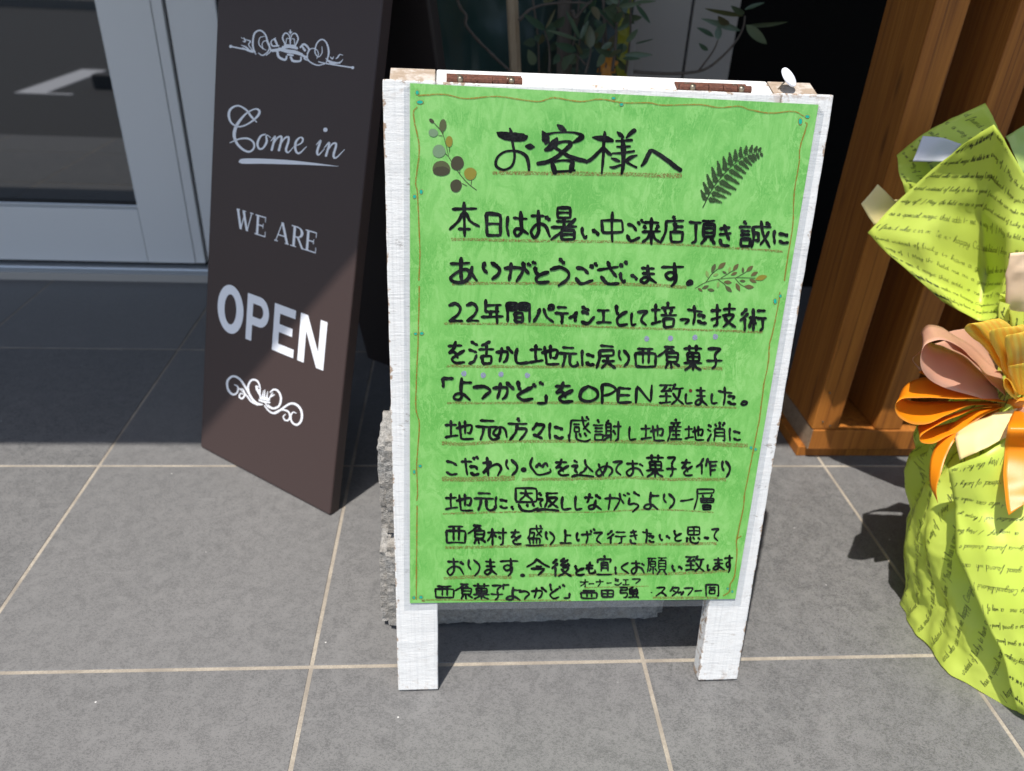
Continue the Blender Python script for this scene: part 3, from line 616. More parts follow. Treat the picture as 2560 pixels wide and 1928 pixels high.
# hinges across the two top edges
for hx in (.082, .396):
    T0 = lambda x, dy, dz: rear(x, -.001-dz, dy)
    h = MB(); w_ = .101
    vs = [T0(x, y, z) for z in (0, .0018) for y in (-.001, .021) for x in (hx, hx+w_)]
    h.add(vs, [(0, 2, 3, 1), (4, 5, 7, 6), (0, 1, 5, 4), (2, 6, 7, 3), (0, 4, 6, 2), (1, 3, 7, 5)]); hg = h.build('hinge', M['rust'], board)
    n = 5
    for k in range(n):
        k0 = hx+w_*k/n+.0006; k1 = hx+w_*(k+1)/n-.0006
        kk = MB(); kk.tube([T0(k0, -.003, .0048), T0(k1, -.003, .0048)], .0058, 12); kk.build('knuckle', M['rust'], hg, smooth=False)
    for sx in (.016, .084):
        s = MB(); s.tube([T0(hx+sx, .013, .0015), T0(hx+sx, .013, .0028), T0(hx+sx, .013, .0036)], [.0055, .0048, .0025], 14); s.build('screw', M['brass'], hg, smooth=True)
        s = MB(); s.tube([T0(hx+sx+.002, -.006, .006), T0(hx+sx+.002, -.0072, .0112)], [.0046, .0036], 12); s.build('screw', M['brass'], hg, smooth=True)

# ---------------------------------------------------------------- notice
def stroke_px(pts, mat, reg, MBo, z, smooth=True, jitter=.0, cap=True):
    ox, oy, sc = reg
    P = [np.array((ox+p[0]/sc, oy+p[1]/sc, p[2])) for p in pts]
    if smooth: P = cr(P, 5)
    n = len(P)
    if n < 2: return
    L, Rr = [], []
    for i, p in enumerate(P):
        t = P[min(i+1, n-1)][:2]-P[max(i-1, 0)][:2]; t = t/(np.linalg.norm(t)+1e-9); nn = np.array((-t[1], t[0]))
        w = p[2]/2
        jl = 1+jitter*(noise.noise(Vector((p[0]*.35, p[1]*.35, 0)))); jr = 1+jitter*(noise.noise(Vector((p[0]*.35, p[1]*.35, 9))))
        L.append(p[:2]+nn*w*jl); Rr.append(p[:2]-nn*w*jr)
    a = []
    if cap:
        def capf(c, s, e):
            t0 = (e-s)/2; nrm = np.array((-t0[1], t0[0])); m_ = (s+e)/2
            return [m_+t0*(-math.cos(an))+nrm*math.sin(an)*.75 for an in (R(45), R(90), R(135))]
        end = capf(P[-1], L[-1], Rr[-1]); t = P[-1][:2]-P[-2][:2]
        if np.dot(end[1]-P[-1][:2], t) < 0: end = [2*(L[-1]+Rr[-1])/2-e for e in end][::-1]
        st = capf(P[0], Rr[0], L[0]); t = P[0][:2]-P[1][:2]
        if np.dot(st[1]-P[0][:2], t) < 0: st = [2*(L[0]+Rr[0])/2-e for e in st][::-1]
    vs = []; fs = []
    for l, r in zip(L, Rr): vs += [l, r]
    for i in range(n-1): fs.append((2*i, 2*i+1, 2*i+3, 2*i+2))
    if cap:
        k = len(vs); vs += end; fs.append((2*n-2, 2*n-1, k+2, k+1, k)); k = len(vs); vs += st; fs.append((1, 0, k+2, k+1, k))
    out = []
    for v in vs:
        u_, v_ = on(mat, v[0], v[1]); out.append((u_, v_, z))
    MBo.add(out, fs)
notice = empty('notice', mat=SM)
tag(notice, 'bright green laminated notice handwritten in black Japanese brush writing, fixed to the white board', 'notice')
cs = [on(SM, *c) for c in ((1025, 1506), (1837, 1495.5), (2044.5, 262), (1025, 208))]
def lerp2(u, v, K=cs):
    a = [K[0][k]*(1-u)+K[1][k]*u for k in (0, 1)]; b_ = [K[3][k]*(1-u)+K[2][k]*u for k in (0, 1)]
    return [a[k]*(1-v)+b_[k]*v for k in (0, 1)]
def wave(x, y): return .0026+.0009*noise.noise(Vector((x*7, y*5, 1)))
g = MB(); NX, NY = 24, 34
for j in range(NY+1):
    for i in range(NX+1):
        x, y = lerp2(i/NX, j/NY); g.v.append((x, y, .0016+wave(x, y)-.0018))
for j in range(NY):
    for i in range(NX):
        k = j*(NX+1)+i; g.f.append((k, k+1, k+NX+2, k+NX+1))
sheet = g.build('paper_sheet', M['poster'], notice, smooth=True)
def conform(o, lift=.0):               # lay a flat print on the gently wavy paper
    for v in o.data.vertices: v.co.z += wave(v.co.x, v.co.y)-.0002
f0, f1, f2, f3 = (cs[0][0]-.010, cs[0][1]-.014), (cs[1][0]+.011, cs[1][1]-.014), (cs[2][0]+.010, cs[2][1]-.010), (cs[3][0]-.008, cs[3][1]-.006)
fm = MB()
inn = [tuple(c) for c in cs]; outr = [f0, f1, f2, f3]
fm.add([(x, y, .0014) for x, y in outr]+[(x, y, .0014) for x, y in inn], [(0, 1, 5, 4), (1, 2, 6, 5), (2, 3, 7, 6), (3, 0, 4, 7)])
fm.add([(x, y, .0008) for x, y in outr]+[(x, y, .0014) for x, y in outr], [(0, 1, 5, 4), (1, 2, 6, 5), (2, 3, 7, 6), (3, 0, 4, 7)])
fm.build('laminate_film', M['film'], notice)

import re
zl = 0.
def profile(t, closed=False):
    ks = [(0, .78), (.10, 1.24), (.28, 1.03), (.6, .78), (.86, 1.02), (1, .62)]
    for (a, x), (b_, y) in zip(ks, ks[1:]):
        if t <= b_: return x+(y-x)*(t-a)/(b_-a)
    return ks[-1][1]
def draw_char(mb, reg, ch, box, wd, z):
    ox, oy, sc = REG[reg]; x0, y0, x1, y1 = box
    if ch == '・': blob(mb, reg, (x0+x1)/2, (y0+y1)/2, (x1-x0)*.5, (y1-y0)*.45, z); return z
    gl = G[ch]; strokes = []
    for s in gl.split('|'):
        sm = s[0] == '~'; s = s.lstrip('~')
        strokes.append((sm, [(int(q[:2]), int(q[2:])) for q in s.split()]))
    al = [p for _, q in strokes for p in q]; ax0 = min(p[0] for p in al); ax1 = max(p[0] for p in al); ay0 = min(p[1] for p in al); ay1 = max(p[1] for p in al)
    wz = wd*sc; hw = wz*.42
    X0, X1, Y0, Y1 = x0+hw, x1-hw, y0+hw, y1-hw
    if Y1-Y0 < 4: Y0, Y1 = (y0+y1)/2-3, (y0+y1)/2+3
    if X1-X0 < 4: X0, X1 = (x0+x1)/2-3, (x0+x1)/2+3
    jx = random.uniform(-1, 1)
    for sm, pts in strokes:
        P = [np.array((X0+(X1-X0)*(p[0]-ax0)/max(1, ax1-ax0), Y0+(Y1-Y0)*(p[1]-ay0)/max(1, ay1-ay0))) for p in pts]
        P = [p+np.array((random.uniform(-1, 1), random.uniform(-1, 1)))*wz*.05 for p in P]
        if sm and len(P) > 2: D = cr(P, 7)
        elif len(P) == 2:
            a, b_ = P; nn = np.array((-(b_-a)[1], (b_-a)[0])); c = (a+b_)/2+nn*random.uniform(-.035, .035); D = cr([a, c, b_], 5)
        else:
            D = []
            for a, b_ in zip(P, P[1:]): D += [a+(b_-a)*k/5 for k in range(5)]
            D.append(P[-1])
            for _ in range(1):
                D = [D[0]]+[(D[i-1]+D[i]*3+D[i+1])/5 for i in range(1, len(D)-1)]+[D[-1]]
        Ls = np.cumsum([0]+[np.linalg.norm(b_-a) for a, b_ in zip(D, D[1:])]); T = Ls[-1]+1e-6
        hor = abs(P[-1][0]-P[0][0]) > abs(P[-1][1]-P[0][1])*1.5
        ws = wz*random.uniform(.86, 1.08)*(.84 if hor and len(P) == 2 else 1.0)
        if T < wz*3.2: ws *= 1.14
        z += .000006
        stroke_px([(p[0], p[1], ws*profile(l/T)/sc) for p, l in zip(D, Ls)], SM, REG[reg], mb, z, smooth=False, jitter=.22)
    return z
def blob(mb, reg, cx, cy, rx, ry, z, ang=0., tip=0., n=18):
    ox, oy, sc = REG[reg]; ring = []
    for k in range(n):
        t = 6.28318*k/n; x = rx*math.cos(t)*(1+.04*math.sin(3*t+cx)); y = ry*math.sin(t)*(1-tip*abs(math.cos(t))**1.0 if tip else 1)
        X, Y = cx+x*math.cos(ang)-y*math.sin(ang), cy+x*math.sin(ang)+y*math.cos(ang)
        u_, v_ = on(SM, ox+X/sc, oy+Y/sc); ring.append((u_, v_, z))
    mb.add(ring, [tuple(range(n))])
z = .0006
mb = MB()
for reg, wd, spec in TXT:
    px1 = None
    for it in spec.split():
        ch = it[0]; box = [int(q) for q in re.findall(r'-?\d+', it[1:])]
        if px1 is not None and box[0]-px1 > 38 and mb.v: o = mb.build('lettering', M['ink'], notice); conform(o); mb = MB()
        px1 = box[2]
        z = draw_char(mb, reg, ch, box, wd*1.04, z)
        if z > .0011: z = .0006
    if len(spec.split()) > 1: o = mb.build('lettering', M['ink'], notice); conform(o); mb = MB()
if mb.v: o = mb.build('lettering', M['ink'], notice); conform(o)
mb = MB(); zz = .0006
for s in HEAD:
    pts = [tuple(float(q) for q in p.split(',')) for p in s.split()]; zz += .000006
    stroke_px([(p[0], p[1], p[2]*.97/4.254) for p in pts], SM, REG['A'], mb, zz, jitter=.16)
o = mb.build('lettering', M['ink'], notice); conform(o)
for reg, wd, s in UND:
    mb = MB(); pts = [tuple(float(q) for q in p.split(',')) for p in s.split()]
    D = cr([(p[0], p[1], wd*1.1*random.uniform(.75, 1.2)) for p in pts], 10)
    stroke_px([(p[0], p[1]+random.uniform(-1.5, 1.5), p[2]) for p in D], SM, REG[reg], mb, .0004, smooth=False, jitter=.5, cap=False)
    o = mb.build('underline', M['crayon'], notice); conform(o)
for reg, s in VINE:
    mb = MB(); pts = [tuple(float(q) for q in p.split(',')) for p in s.split()]
    stroke_px([(p[0], p[1], 3.4) for p in pts], SM, REG[reg], mb, .0005, jitter=.6)
    o = mb.build('vine_border', M['crayon_line'], notice); conform(o)
def P3(reg, s, w): return [(float(p.split(',')[0]), float(p.split(',')[1]), w) for p in s.split()]
for it in TEAL.split():
    reg = it[0]; cx, cy, rx, ry = [float(q) for q in it[1:].split(',')]
    mb = MB(); blob(mb, reg, cx, cy, rx+1, ry+1, .00055); o = mb.build('drawn_leaf', M['crayon_line'], notice); conform(o)
    mb = MB(); blob(mb, reg, cx, cy, rx*.80, ry*.80, .0006); o2 = mb.build('leaf_fill', M['teal'], o); conform(o2)
for reg, cx, cy in (('E', 378, 580), ('E', 678, 575), ('E', 985, 565), ('E', 1240, 555), ('D', 300, 1018), ('D', 542, 1040), ('D', 765, 1028), ('D', 1095, 1040)):
    mb = MB(); blob(mb, reg, cx, cy, 33, 36, .0005); o = mb.build('emphasis_dot', M['lavender'], notice); conform(o)
mb = MB(); blob(mb, 'H', 1290, 290, 22, 22, .0009); o = mb.build('red_spot', M['s_red'], notice); conform(o)
# three printed plant stickers
st = MB()
for s in ("220,360 290,450 335,620 345,650 430,780 500,860 570,915", "345,600 345,540", "430,780 432,735", "525,870 530,820", "450,860 490,880", "330,630 300,600", "350,735 310,735", "290,450 292,430", "285,465 255,460"):
    stroke_px([(x, y, 1.5) for x, y, _ in P3('Z', s, 1)], SM, REG['Z'], st, .00062)
o = st.build('sprig_sticker', M['s_dark'], notice); conform(o)
for cx, cy, rx, ry, mt, an in ((197, 340, 24, 15, 's_dark', .7), (290, 378, 30, 52, 's_mid', .1), (210, 440, 40, 33, 's_grey', .2), (343, 512, 29, 46, 's_olive', 0), (258, 592, 54, 54, 's_grey', 0), (277, 735, 74, 63, 's_mid', 0), (277, 758, 70, 40, 's_dark', 0), (410, 692, 54, 60, 's_dark', .3), (518, 780, 52, 52, 's_olive', 0), (400, 880, 48, 54, 's_dark', .3)):
    mb = MB(); blob(mb, 'Z', cx, cy, rx, ry, .00066+.00001*random.random(), an); l = mb.build('printed_leaf', M[mt], o); conform(l)
fe = MB(); axp = cr([(850, 1060), (940, 890), (1080, 725), (1220, 620), (1345, 596)], 14)
stroke_px([(850, 1060, 2.2), (940, 890, 2), (1080, 725, 1.6), (1220, 620, 1.2), (1345, 596, .8)], SM, REG['Y'], fe, .0007)
N = len(axp)
for i in range(4, N-2, 4):
    for sd in (1, -1):
        i2 = min(N-2, i+(2 if sd > 0 else 0)); p = axp[i2]; t = axp[i2+1]-axp[i2-1]; t /= np.linalg.norm(t); f = i2/N
        nn = np.array((-t[1], t[0]))*sd
        ln = (185 if sd < 0 else 205)*(.42+.58*min(1, f*3.2))*(1.06-f)**.8+8
        ax_ = nn*(.95 if sd > 0 else .8)+t*(.35 if sd > 0 else .75); ax_ /= np.linalg.norm(ax_); ax_ = ax_+np.array((.12 if sd > 0 else 0, .12 if sd > 0 else -.15)); ax_ /= np.linalg.norm(ax_)
        pe = np.array((-ax_[1], ax_[0])); q = p+ax_*ln+pe*ln*.07*sd
        stroke_px([(p[0], p[1], 1.8), ((p+ax_*ln*.55)[0], (p+ax_*ln*.55)[1], 1.4), (q[0], q[1], .6)], SM, REG['Y'], fe, .0007, smooth=False)
        m_ = max(3, int(ln/15))
        for k in range(1, m_+1):
            u_ = k/(m_+.8); c = p+ax_*ln*u_+pe*ln*.07*sd*u_*u_; ll = (36*(1-u_)**.7+5)*(.45+.6*ln/190)
            for s2 in (1, -1):
                d2 = ax_*.75+pe*s2; e = c+d2/np.linalg.norm(d2)*ll*random.uniform(.8, 1.15)
                stroke_px([(c[0], c[1], 1.2), ((c[0]+e[0])/2, (c[1]+e[1])/2, 4.0), (e[0], e[1], .6)], SM, REG['Y'], fe, .0007+.00001*s2, smooth=False, cap=False)
o = fe.build('fern_sticker', M['s_fern'], notice); conform(o)
sp = MB()
for s in ("985,1105 1120,1030 1270,990 1500,970 1740,975", "1120,1030 1190,930 1220,900", "1190,930 1270,860", "1310,975 1400,920 1460,880", "1500,970 1590,920 1640,885", "1270,990 1350,1050 1390,1100", "1490,980 1550,1050 1610,1085"):
    stroke_px([(x, y, 1.3) for x, y, _ in P3('C', s, 1)], SM, REG['C'], sp, .00062)
o = sp.build('twig_sticker', M['s_dark'], notice); conform(o)
for cx, cy, r_, an, mt in ((1217, 850, 58, -1.15, 's_mid'), (1320, 820, 62, -.7, 's_brown'), (1495, 840, 55, -.9, 's_brown'), (1585, 875, 36, -1.6, 's_mid'), (1670, 858, 55, -.7, 's_brown'), (1728, 922, 50, -.5, 's_brown'), (1815, 972, 76, -.3, 's_olive'), (1475, 920, 42, -.4, 's_brown'), (1355, 905, 30, .5, 's_mid'), (1395, 1028, 50, .1, 's_brown'), (1522, 1088, 55, 1.1, 's_brown'), (1662, 1086, 60, .1, 's_brown'), (1710, 1010, 48, .4, 's_brown'), (1582, 1012, 36, .1, 's_mid'), (1405, 1112, 55, .75, 's_mid'), (1275, 1060, 40, 1.7, 's_lite'), (1185, 1125, 45, .2, 's_mid'), (1115, 1090, 45, -.4, 's_mid'), (1050, 1122, 35, .6, 's_brown'), (1138, 925, 45, 1.3, 's_lite'), (1245, 935, 35, -.3, 's_lite'), (1418, 870, 36, -1.4, 's_lite')):
    mb = MB(); blob(mb, 'C', cx, cy, r_, r_*.48, .00066, an, tip=.45); l = mb.build('printed_leaf', M[mt], o); conform(l)

# push pin with a round white head
def Wb(x, y, z): return SM @ Vector((x, y, z))
base = SM @ rear(.541, 0, .018); hd = base+Vector((.012, -.005, .0145))
pin = empty('felt_pad_nail', base); tag(pin, 'white round-headed nail leaning out of the right end of the board top', 'nail')
m = MB(); m.tube([Vector((-.0, 0, -.006)), hd-base], .0011, 8); m.build('shank', M['brass'], pin, smooth=True)
m = MB(); ax = Vector((.52, -.5, .66)).normalized(); q = hd-base
m.tube([q-ax*.0005, q+ax*.0005, q+ax*.003, q+ax*.0042], [.0128, .0150, .0146, .0095], 28); m.build('head', M['felt'], pin, smooth=False, bevel=.0006)

# ================================================================ weight blocks inside the sandwich board
def rough_block(name, lx, ly, lz, seed):
    bm = bmesh.new(); bmesh.ops.create_cube(bm, size=1)
    for v in bm.verts: v.co = Vector((v.co.x*lx, v.co.y*ly, v.co.z*lz))
    bmesh.ops.bevel(bm, geom=bm.edges[:], offset=.012, segments=2, affect='EDGES')
    for ax_, L in ((0, lx), (1, ly), (2, lz)):
        n = int(L/.0062)
        for i in range(1, n):
            co = [0, 0, 0]; co[ax_] = -L/2+L*i/n; no = [0, 0, 0]; no[ax_] = 1
            bmesh.ops.bisect_plane(bm, geom=bm.verts[:]+bm.edges[:]+bm.faces[:], plane_co=co, plane_no=no)
    for v in bm.verts:
        p = v.co+Vector((seed, 0, 0))
        v.co += noise.noise_vector(p*6)*.005+noise.noise_vector(p*32)*.002+noise.noise_vector(p*90)*.0028
    me = bpy.data.meshes.new(name); bm.to_mesh(me); bm.free(); me.materials.append(M['concrete'])
    o = bpy.data.objects.new(name, me); C.objects.link(o); return o
o = rough_block('concrete_block', .535, .15, .195, 1.); o.location = (.386, .160, .100); o.rotation_euler = (0, 0, R(1.5))
tag(o, 'lower rough grey concrete block standing on the floor behind the white board', 'concrete block', 'concrete blocks weighing down the board')
o = rough_block('concrete_block', .53, .14, .20, 5.); o.location = (.388, .178, .303); o.rotation_euler = (0, 0, R(-.6))
tag(o, 'upper rough grey concrete block stacked on the lower one behind the white board', 'concrete block', 'concrete blocks weighing down the board')

# ================================================================ brown stand sign
CM = frame(-.384, .674, -.6395, .2286)
sign = empty('stand_sign', mat=CM); tag(sign, 'tall dark brown folding stand sign saying Come in WE ARE OPEN', 'stand sign')
CW, CL, CT = .445, 1.27, .030
m = MB(); m.box((0, .003, -CT), (CW, CL, 0)); m.build('front_panel', M['brown'], sign, bevel=.004, seg=3)
ci = CM.inverted(); yaw = Matrix.Rotation(-.6395, 3, 'Z')
apex = CM @ Vector((0, CL, -CT)); dn = yaw @ Vector((0, math.sin(.2286), -math.cos(.2286))); bk = yaw @ Vector((0, math.cos(.2286), math.sin(.2286))); axx = yaw @ Vector((1, 0, 0))
def CB(x, s, t): return ci @ (apex+axx*x+dn*s+bk*t)
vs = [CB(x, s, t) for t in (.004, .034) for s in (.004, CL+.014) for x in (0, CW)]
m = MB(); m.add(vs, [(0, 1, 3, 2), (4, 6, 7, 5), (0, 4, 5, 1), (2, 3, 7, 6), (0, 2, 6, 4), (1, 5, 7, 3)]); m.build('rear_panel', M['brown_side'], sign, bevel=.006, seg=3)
for x in (.03, .38):
    m = MB(); m.tube([Vector((x, CL-.02, -.004)), CB(x, .02, .002)], .008, 10); m.build('hinge_bar', M['rubber'], sign)
for x in (0.02, CW-.02):
    m = MB(); m.tube([Vector((x, -.0005, -.015)), Vector((x, .004, -.015))], .011, 12); m.build('foot', M['rubber'], sign)
def sgn(mb, reg, s, w=None, smooth=True, z=.0007, cap=True):
    pts = [tuple(float(q) for q in p.split(',')) for p in s.split()]; sc = REG[reg][2]
    stroke_px([(p[0], p[1], (p[2] if len(p) > 2 else w)/sc) for p in pts], CM, REG[reg], mb, z, smooth=smooth, cap=cap)
orn = MB(); k = 0
for s in ("297,294,9 450,325,9", "1066,428,9 890,400,8 850,390,6", "455,345,6 436,290,12 445,215,11 482,193,10 515,220,10 530,270,12 548,320,8 520,350,6", "470,335,5 500,350,8 535,320,8 540,280,7 515,258,6 495,275,6 500,305,6 520,318,4", "500,310,5 475,280,7 480,240,6 510,230,4",
          "425,330,6 395,300,10 362,285,3", "440,325,5 410,285,7 420,262,9 395,252,5 362,238,3", "440,332,6 400,318,10 370,300,4", "380,240,6 388,262,10 372,262,4",
          "890,405,5 840,412,8 790,385,8 780,350,7 800,310,7 835,312,6 850,340,6 840,370,4", "900,395,6 915,330,12 900,270,10 870,250,9 840,275,9 828,330,8 850,360,6 872,335,6 872,295,4", "905,385,5 935,400,9 985,395,9 1005,375,3", "895,370,4 930,390,9 985,400,7", "925,360,5 938,372,9 945,358,4", "960,372,5 972,362,9 985,345,7 1005,350,3", "780,350,5 760,370,9 790,385,6",
          "600,290,10 560,290,10 552,262,8 580,240,6", "575,250,14 590,285,12", "556,320,18 600,315,20 640,300,14", "590,320,14 600,360,16 640,378,14 650,355,10", "600,310,20 660,325,24 700,330,24 745,345,18", "655,345,12 690,350,12", "675,360,14 690,385,16 735,385,12 740,360,10", "740,345,16 775,365,14", "735,300,12 760,280,14 790,310,12 780,340,10", "745,290,10 765,320,16", "625,300,18 670,296,18 715,305,18",
          "636,285,12 706,290,12", "640,280,9 624,240,10 640,210,9 665,225,7 672,280,6", "706,285,9 722,245,10 705,212,9 680,225,7 672,280,6", "645,275,6 650,245,6 665,245,5", "700,280,6 697,248,6 682,246,5", "673,190,7 673,216,7", "663,203,5 684,204,5"):
    sgn(orn, 'V', s, z=.0006+.000004*k); k += 1
blob_ = MB()
def cblob(mb, reg, cx, cy, r_, z):
    ox, oy, sc = REG[reg]; mb.add([on(CM, ox+(cx+r_*math.cos(t))/sc, oy+(cy+r_*math.sin(t))/sc)+(z,) for t in [6.28318*q/14 for q in range(14)]], [tuple(range(14))])
cblob(orn, 'V', 297, 294, 10, .0008); cblob(orn, 'V', 1066, 428, 10, .0008); cblob(orn, 'V', 673, 205, 7, .0008)
orn.build('crown_ornament', M['letter'], sign)
ci_ = MB(); k = 0
for s in ("460,772,6 425,735,14 395,695,12 345,668,10 300,685,14 284,725,16 300,775,12 345,800,10 400,785,10 455,745,14 478,710,16 465,690,12 435,693,8 385,725,12 335,790,20 318,850,20 335,905,16 375,945,14 415,958,12 442,935,12 440,900,12 405,875,12 350,878,10 290,902,5",
          "515,848,8 485,860,12 465,905,15 475,938,12 500,935,12 523,895,15 520,860,9 530,855,6 548,870,5", "550,890,5 575,862,12 572,880,13 555,948,15", "562,918,5 590,872,10 615,862,13 615,890,14 600,950,15", "606,920,5 635,875,10 660,866,13 660,895,14 645,945,15 660,962,9 695,925,4",
          "695,925,5 740,905,9 752,878,12 735,868,9 708,895,15 705,945,15 728,968,12 775,925,4", "835,915,4 862,888,11 860,900,14 842,955,15 850,978,10 888,940,4", "885,935,4 915,902,12 915,920,13 897,985,15", "905,958,5 935,912,10 958,905,13 960,925,14 945,982,15 962,996,10 1014,945,4"):
    sgn(ci_, 'V', s, z=.0006+.000004*k); k += 1
cblob(ci_, 'V', 894, 820, 14, .0008)
sgn(ci_, 'V', "350,1022,10 375,1018,32 500,1018,32 650,1024,27 800,1034,16 975,1050,2", z=.0007)
ci_.build('lettering', M['letter'], sign)
def poly(mb, pts, x0, x1, y0, y1, z):   # flat letter pieces in a unit box, y up
    mb.add([(x0+(x1-x0)*p[0], y0+(y1-y0)*p[1], z) for p in pts], [tuple(range(len(pts)))])
def bar(a, b_, w): 
    a, b_ = np.array(a, float), np.array(b_, float); n_ = np.array((1., 0)) if abs((b_-a)[1]) > abs((b_-a)[0])*.5 else np.array((0, 1.))
    return [a-n_*w/2, b_-n_*w/2, b_+n_*w/2, a+n_*w/2]
SER = {'W': [((.08, .97), (.30, .02), .14), ((.30, .02), (.5, .9), .06), ((.42, .97), (.68, .02), .14), ((.68, .02), (.9, .97), .06), ((0, .98), (.2, .98), .05), ((.36, .98), (.56, .98), .05), ((.8, .98), (1, .98), .05)],
       'E': [((.24, .03), (.24, .97), .2), ((.02, .97), (.92, .97), .06), ((.02, .03), (.95, .03), .06), ((.3, .52), (.72, .52), .06), ((.9, .74), (.9, 1.), .06), ((.94, 0.), (.94, .28), .06), ((.72, .40), (.72, .64), .06)],
       'A': [((.1, .03), (.48, .99), .06), ((.48, .99), (.88, .03), .17), ((.24, .34), (.68, .34), .06), ((0, .02), (.24, .02), .05), ((.72, .02), (1., .02), .05)],
       'R': [((.24, .03), (.24, .97), .18), ((.02, .98), (.5, .98), .06), ((.0, .02), (.42, .02), .05), ((.3, .5), (.5, .5), .06), ((.5, .5), (.86, .03), .17), ((.8, .02), (1., .02), .05)]}
wa = MB(); zz = .0006
for ch, x0, x1 in (('W', .0905, .1440), ('E', .1505, .1860), ('A', .2130, .2570), ('R', .2610, .3020), ('E', .3020, .3370)):
    for a, b_, w_ in SER[ch]: zz += .000006; poly(wa, bar(a, b_, w_), x0, x1, .5715, .6145, zz)
    if ch == 'R':
        ring = []
        for kk in range(13):
            t = R(90-15*kk); ring.append(((.48+.40*math.cos(t), .74+.26*math.sin(t)), (.48+.20*math.cos(t), .74+.21*math.sin(t))))
        for (o1, i1), (o2, i2) in zip(ring, ring[1:]): poly(wa, [o1, o2, i2, i1], x0, x1, .5715, .6145, zz+.00001)
wa.build('lettering', M['letter'], sign)
op = MB(); zz = .0006
def arc(cx, cy, rx, ry, wx, wy, a0, a1, n=20):
    for k in range(n):
        t0, t1 = R(a0+(a1-a0)*k/n), R(a0+(a1-a0)*(k+1)/n)
        yield [(cx+rx*math.cos(t0), cy+ry*math.sin(t0)), (cx+rx*math.cos(t1), cy+ry*math.sin(t1)), (cx+(rx-wx)*math.cos(t1), cy+(ry-wy)*math.sin(t1)), (cx+(rx-wx)*math.cos(t0), cy+(ry-wy)*math.sin(t0))]
LT = {'O': list(arc(.5, .5, .5, .53, .27, .20, 0, 360, 36)), 'P': [[(0, 0), (.27, 0), (.27, 1), (0, 1)], [(.27, 1), (.27, .82), (.58, .82), (.58, 1)], [(.27, .36), (.27, .54), (.58, .54), (.58, .36)]]+list(arc(.58, .68, .42, .32, .26, .18, -90, 90, 18)),
      'E': [[(0, 0), (.27, 0), (.27, 1), (0, 1)], [(.27, 1), (.27, .82), (.97, .82), (.97, 1)], [(.27, .60), (.27, .43), (.88, .43), (.88, .60)], [(.27, .18), (.27, 0), (1, 0), (1, .18)]],
      'N': [[(0, 0), (.25, 0), (.25, 1), (0, 1)], [(.75, 0), (1, 0), (1, 1), (.75, 1)], [(.01, 1), (.27, 1), (.99, 0), (.73, 0)]]}
for ch, x0, x1 in (('O', .0420, .1300), ('P', .1410, .2120), ('E', .2280, .2950), ('N', .3080, .3860)):
    for q in LT[ch]: zz += .0000015; poly(op, q, x0, x1, .3300, .4375, zz)
op.build('lettering', M['letter'], sign)
o2 = MB(); k = 0
for s in ("300,765,4 322,780,9 318,812,10 292,824,12 264,795,13 260,745,13 292,716,12 335,735,12 375,795,12 410,855,13 445,882,10 470,884,6", "352,822,5 338,818,8 330,838,9 348,848,10 362,825,10 352,795,8 325,790,6", "330,790,4 370,825,8 400,865,9 440,888,6",
          "470,884,5 430,870,8 395,830,10 382,780,11 402,740,11 435,742,10 452,775,8 455,815,5", "445,780,5 430,775,9 440,800,14 455,830,10", "430,795,6 450,800,12", "448,858,10 480,868,12 512,872,9", "455,845,14 490,850,20 508,858,12", "455,850,4 452,812,9", "465,845,10 475,800,3", "478,850,12 483,795,3", "492,850,12 500,805,3", "505,855,8 528,812,8 520,830,8",
          "512,812,6 535,795,10 562,805,11 578,845,12 568,890,12 535,908,10 500,895,8 482,870,5", "520,835,12 540,825,5", "480,890,6 510,925,9 545,935,10 590,905,11 635,878,12 675,888,13 700,925,13 700,975,13 675,1004,12 645,990,10 636,955,10 650,930,7 670,935,4", "535,932,4 580,915,8 620,925,10 632,955,10 620,978,9 600,975,8 592,955,7 605,942,5", "560,895,5 530,905,7 500,885,5"):
    sgn(o2, 'X', s, z=.0006+.000004*k); k += 1
o2.build('scroll_ornament', M['letter'], sign)

# ================================================================ planting and things in the recess behind
def D(x, y, Y): return at(x*1.1573, y*1.1573, Y)
def ZS(x, y, Y): return at(1040+x/2.404, y/2.404, Y)
tree = empty('potted_tree', (.62, 1.34, 0)); tag(tree, 'leafy potted olive tree with narrow dark leaves behind the white board', 'potted tree')
ti = tree.location
def L(p): return Vector(p)-ti
m = MB(); p0 = ZS(890, 430, 1.36); p1 = ZS(893, -10, 1.36)
dirn = (p1-p0)
m.tube([L((p0.x, 1.36, .28)), L(p0), L(p1), L(p1+dirn*1.2)], [.024, .022, .019, .012], 12); m.build('trunk', M['bark'], tree, smooth=True)
m = MB(); ring = []
for z_, r_ in ((0, .13), (.03, .135), (.26, .17), (.28, .178), (.28, .165), (.25, .16)): ring.append((z_, r_))
m.tube([Vector((.0, .02, z_)) for z_, _ in ring], [r_ for _, r_ in ring], 28, cap=True); m.build('pot', M['panel'], tree, smooth=True)
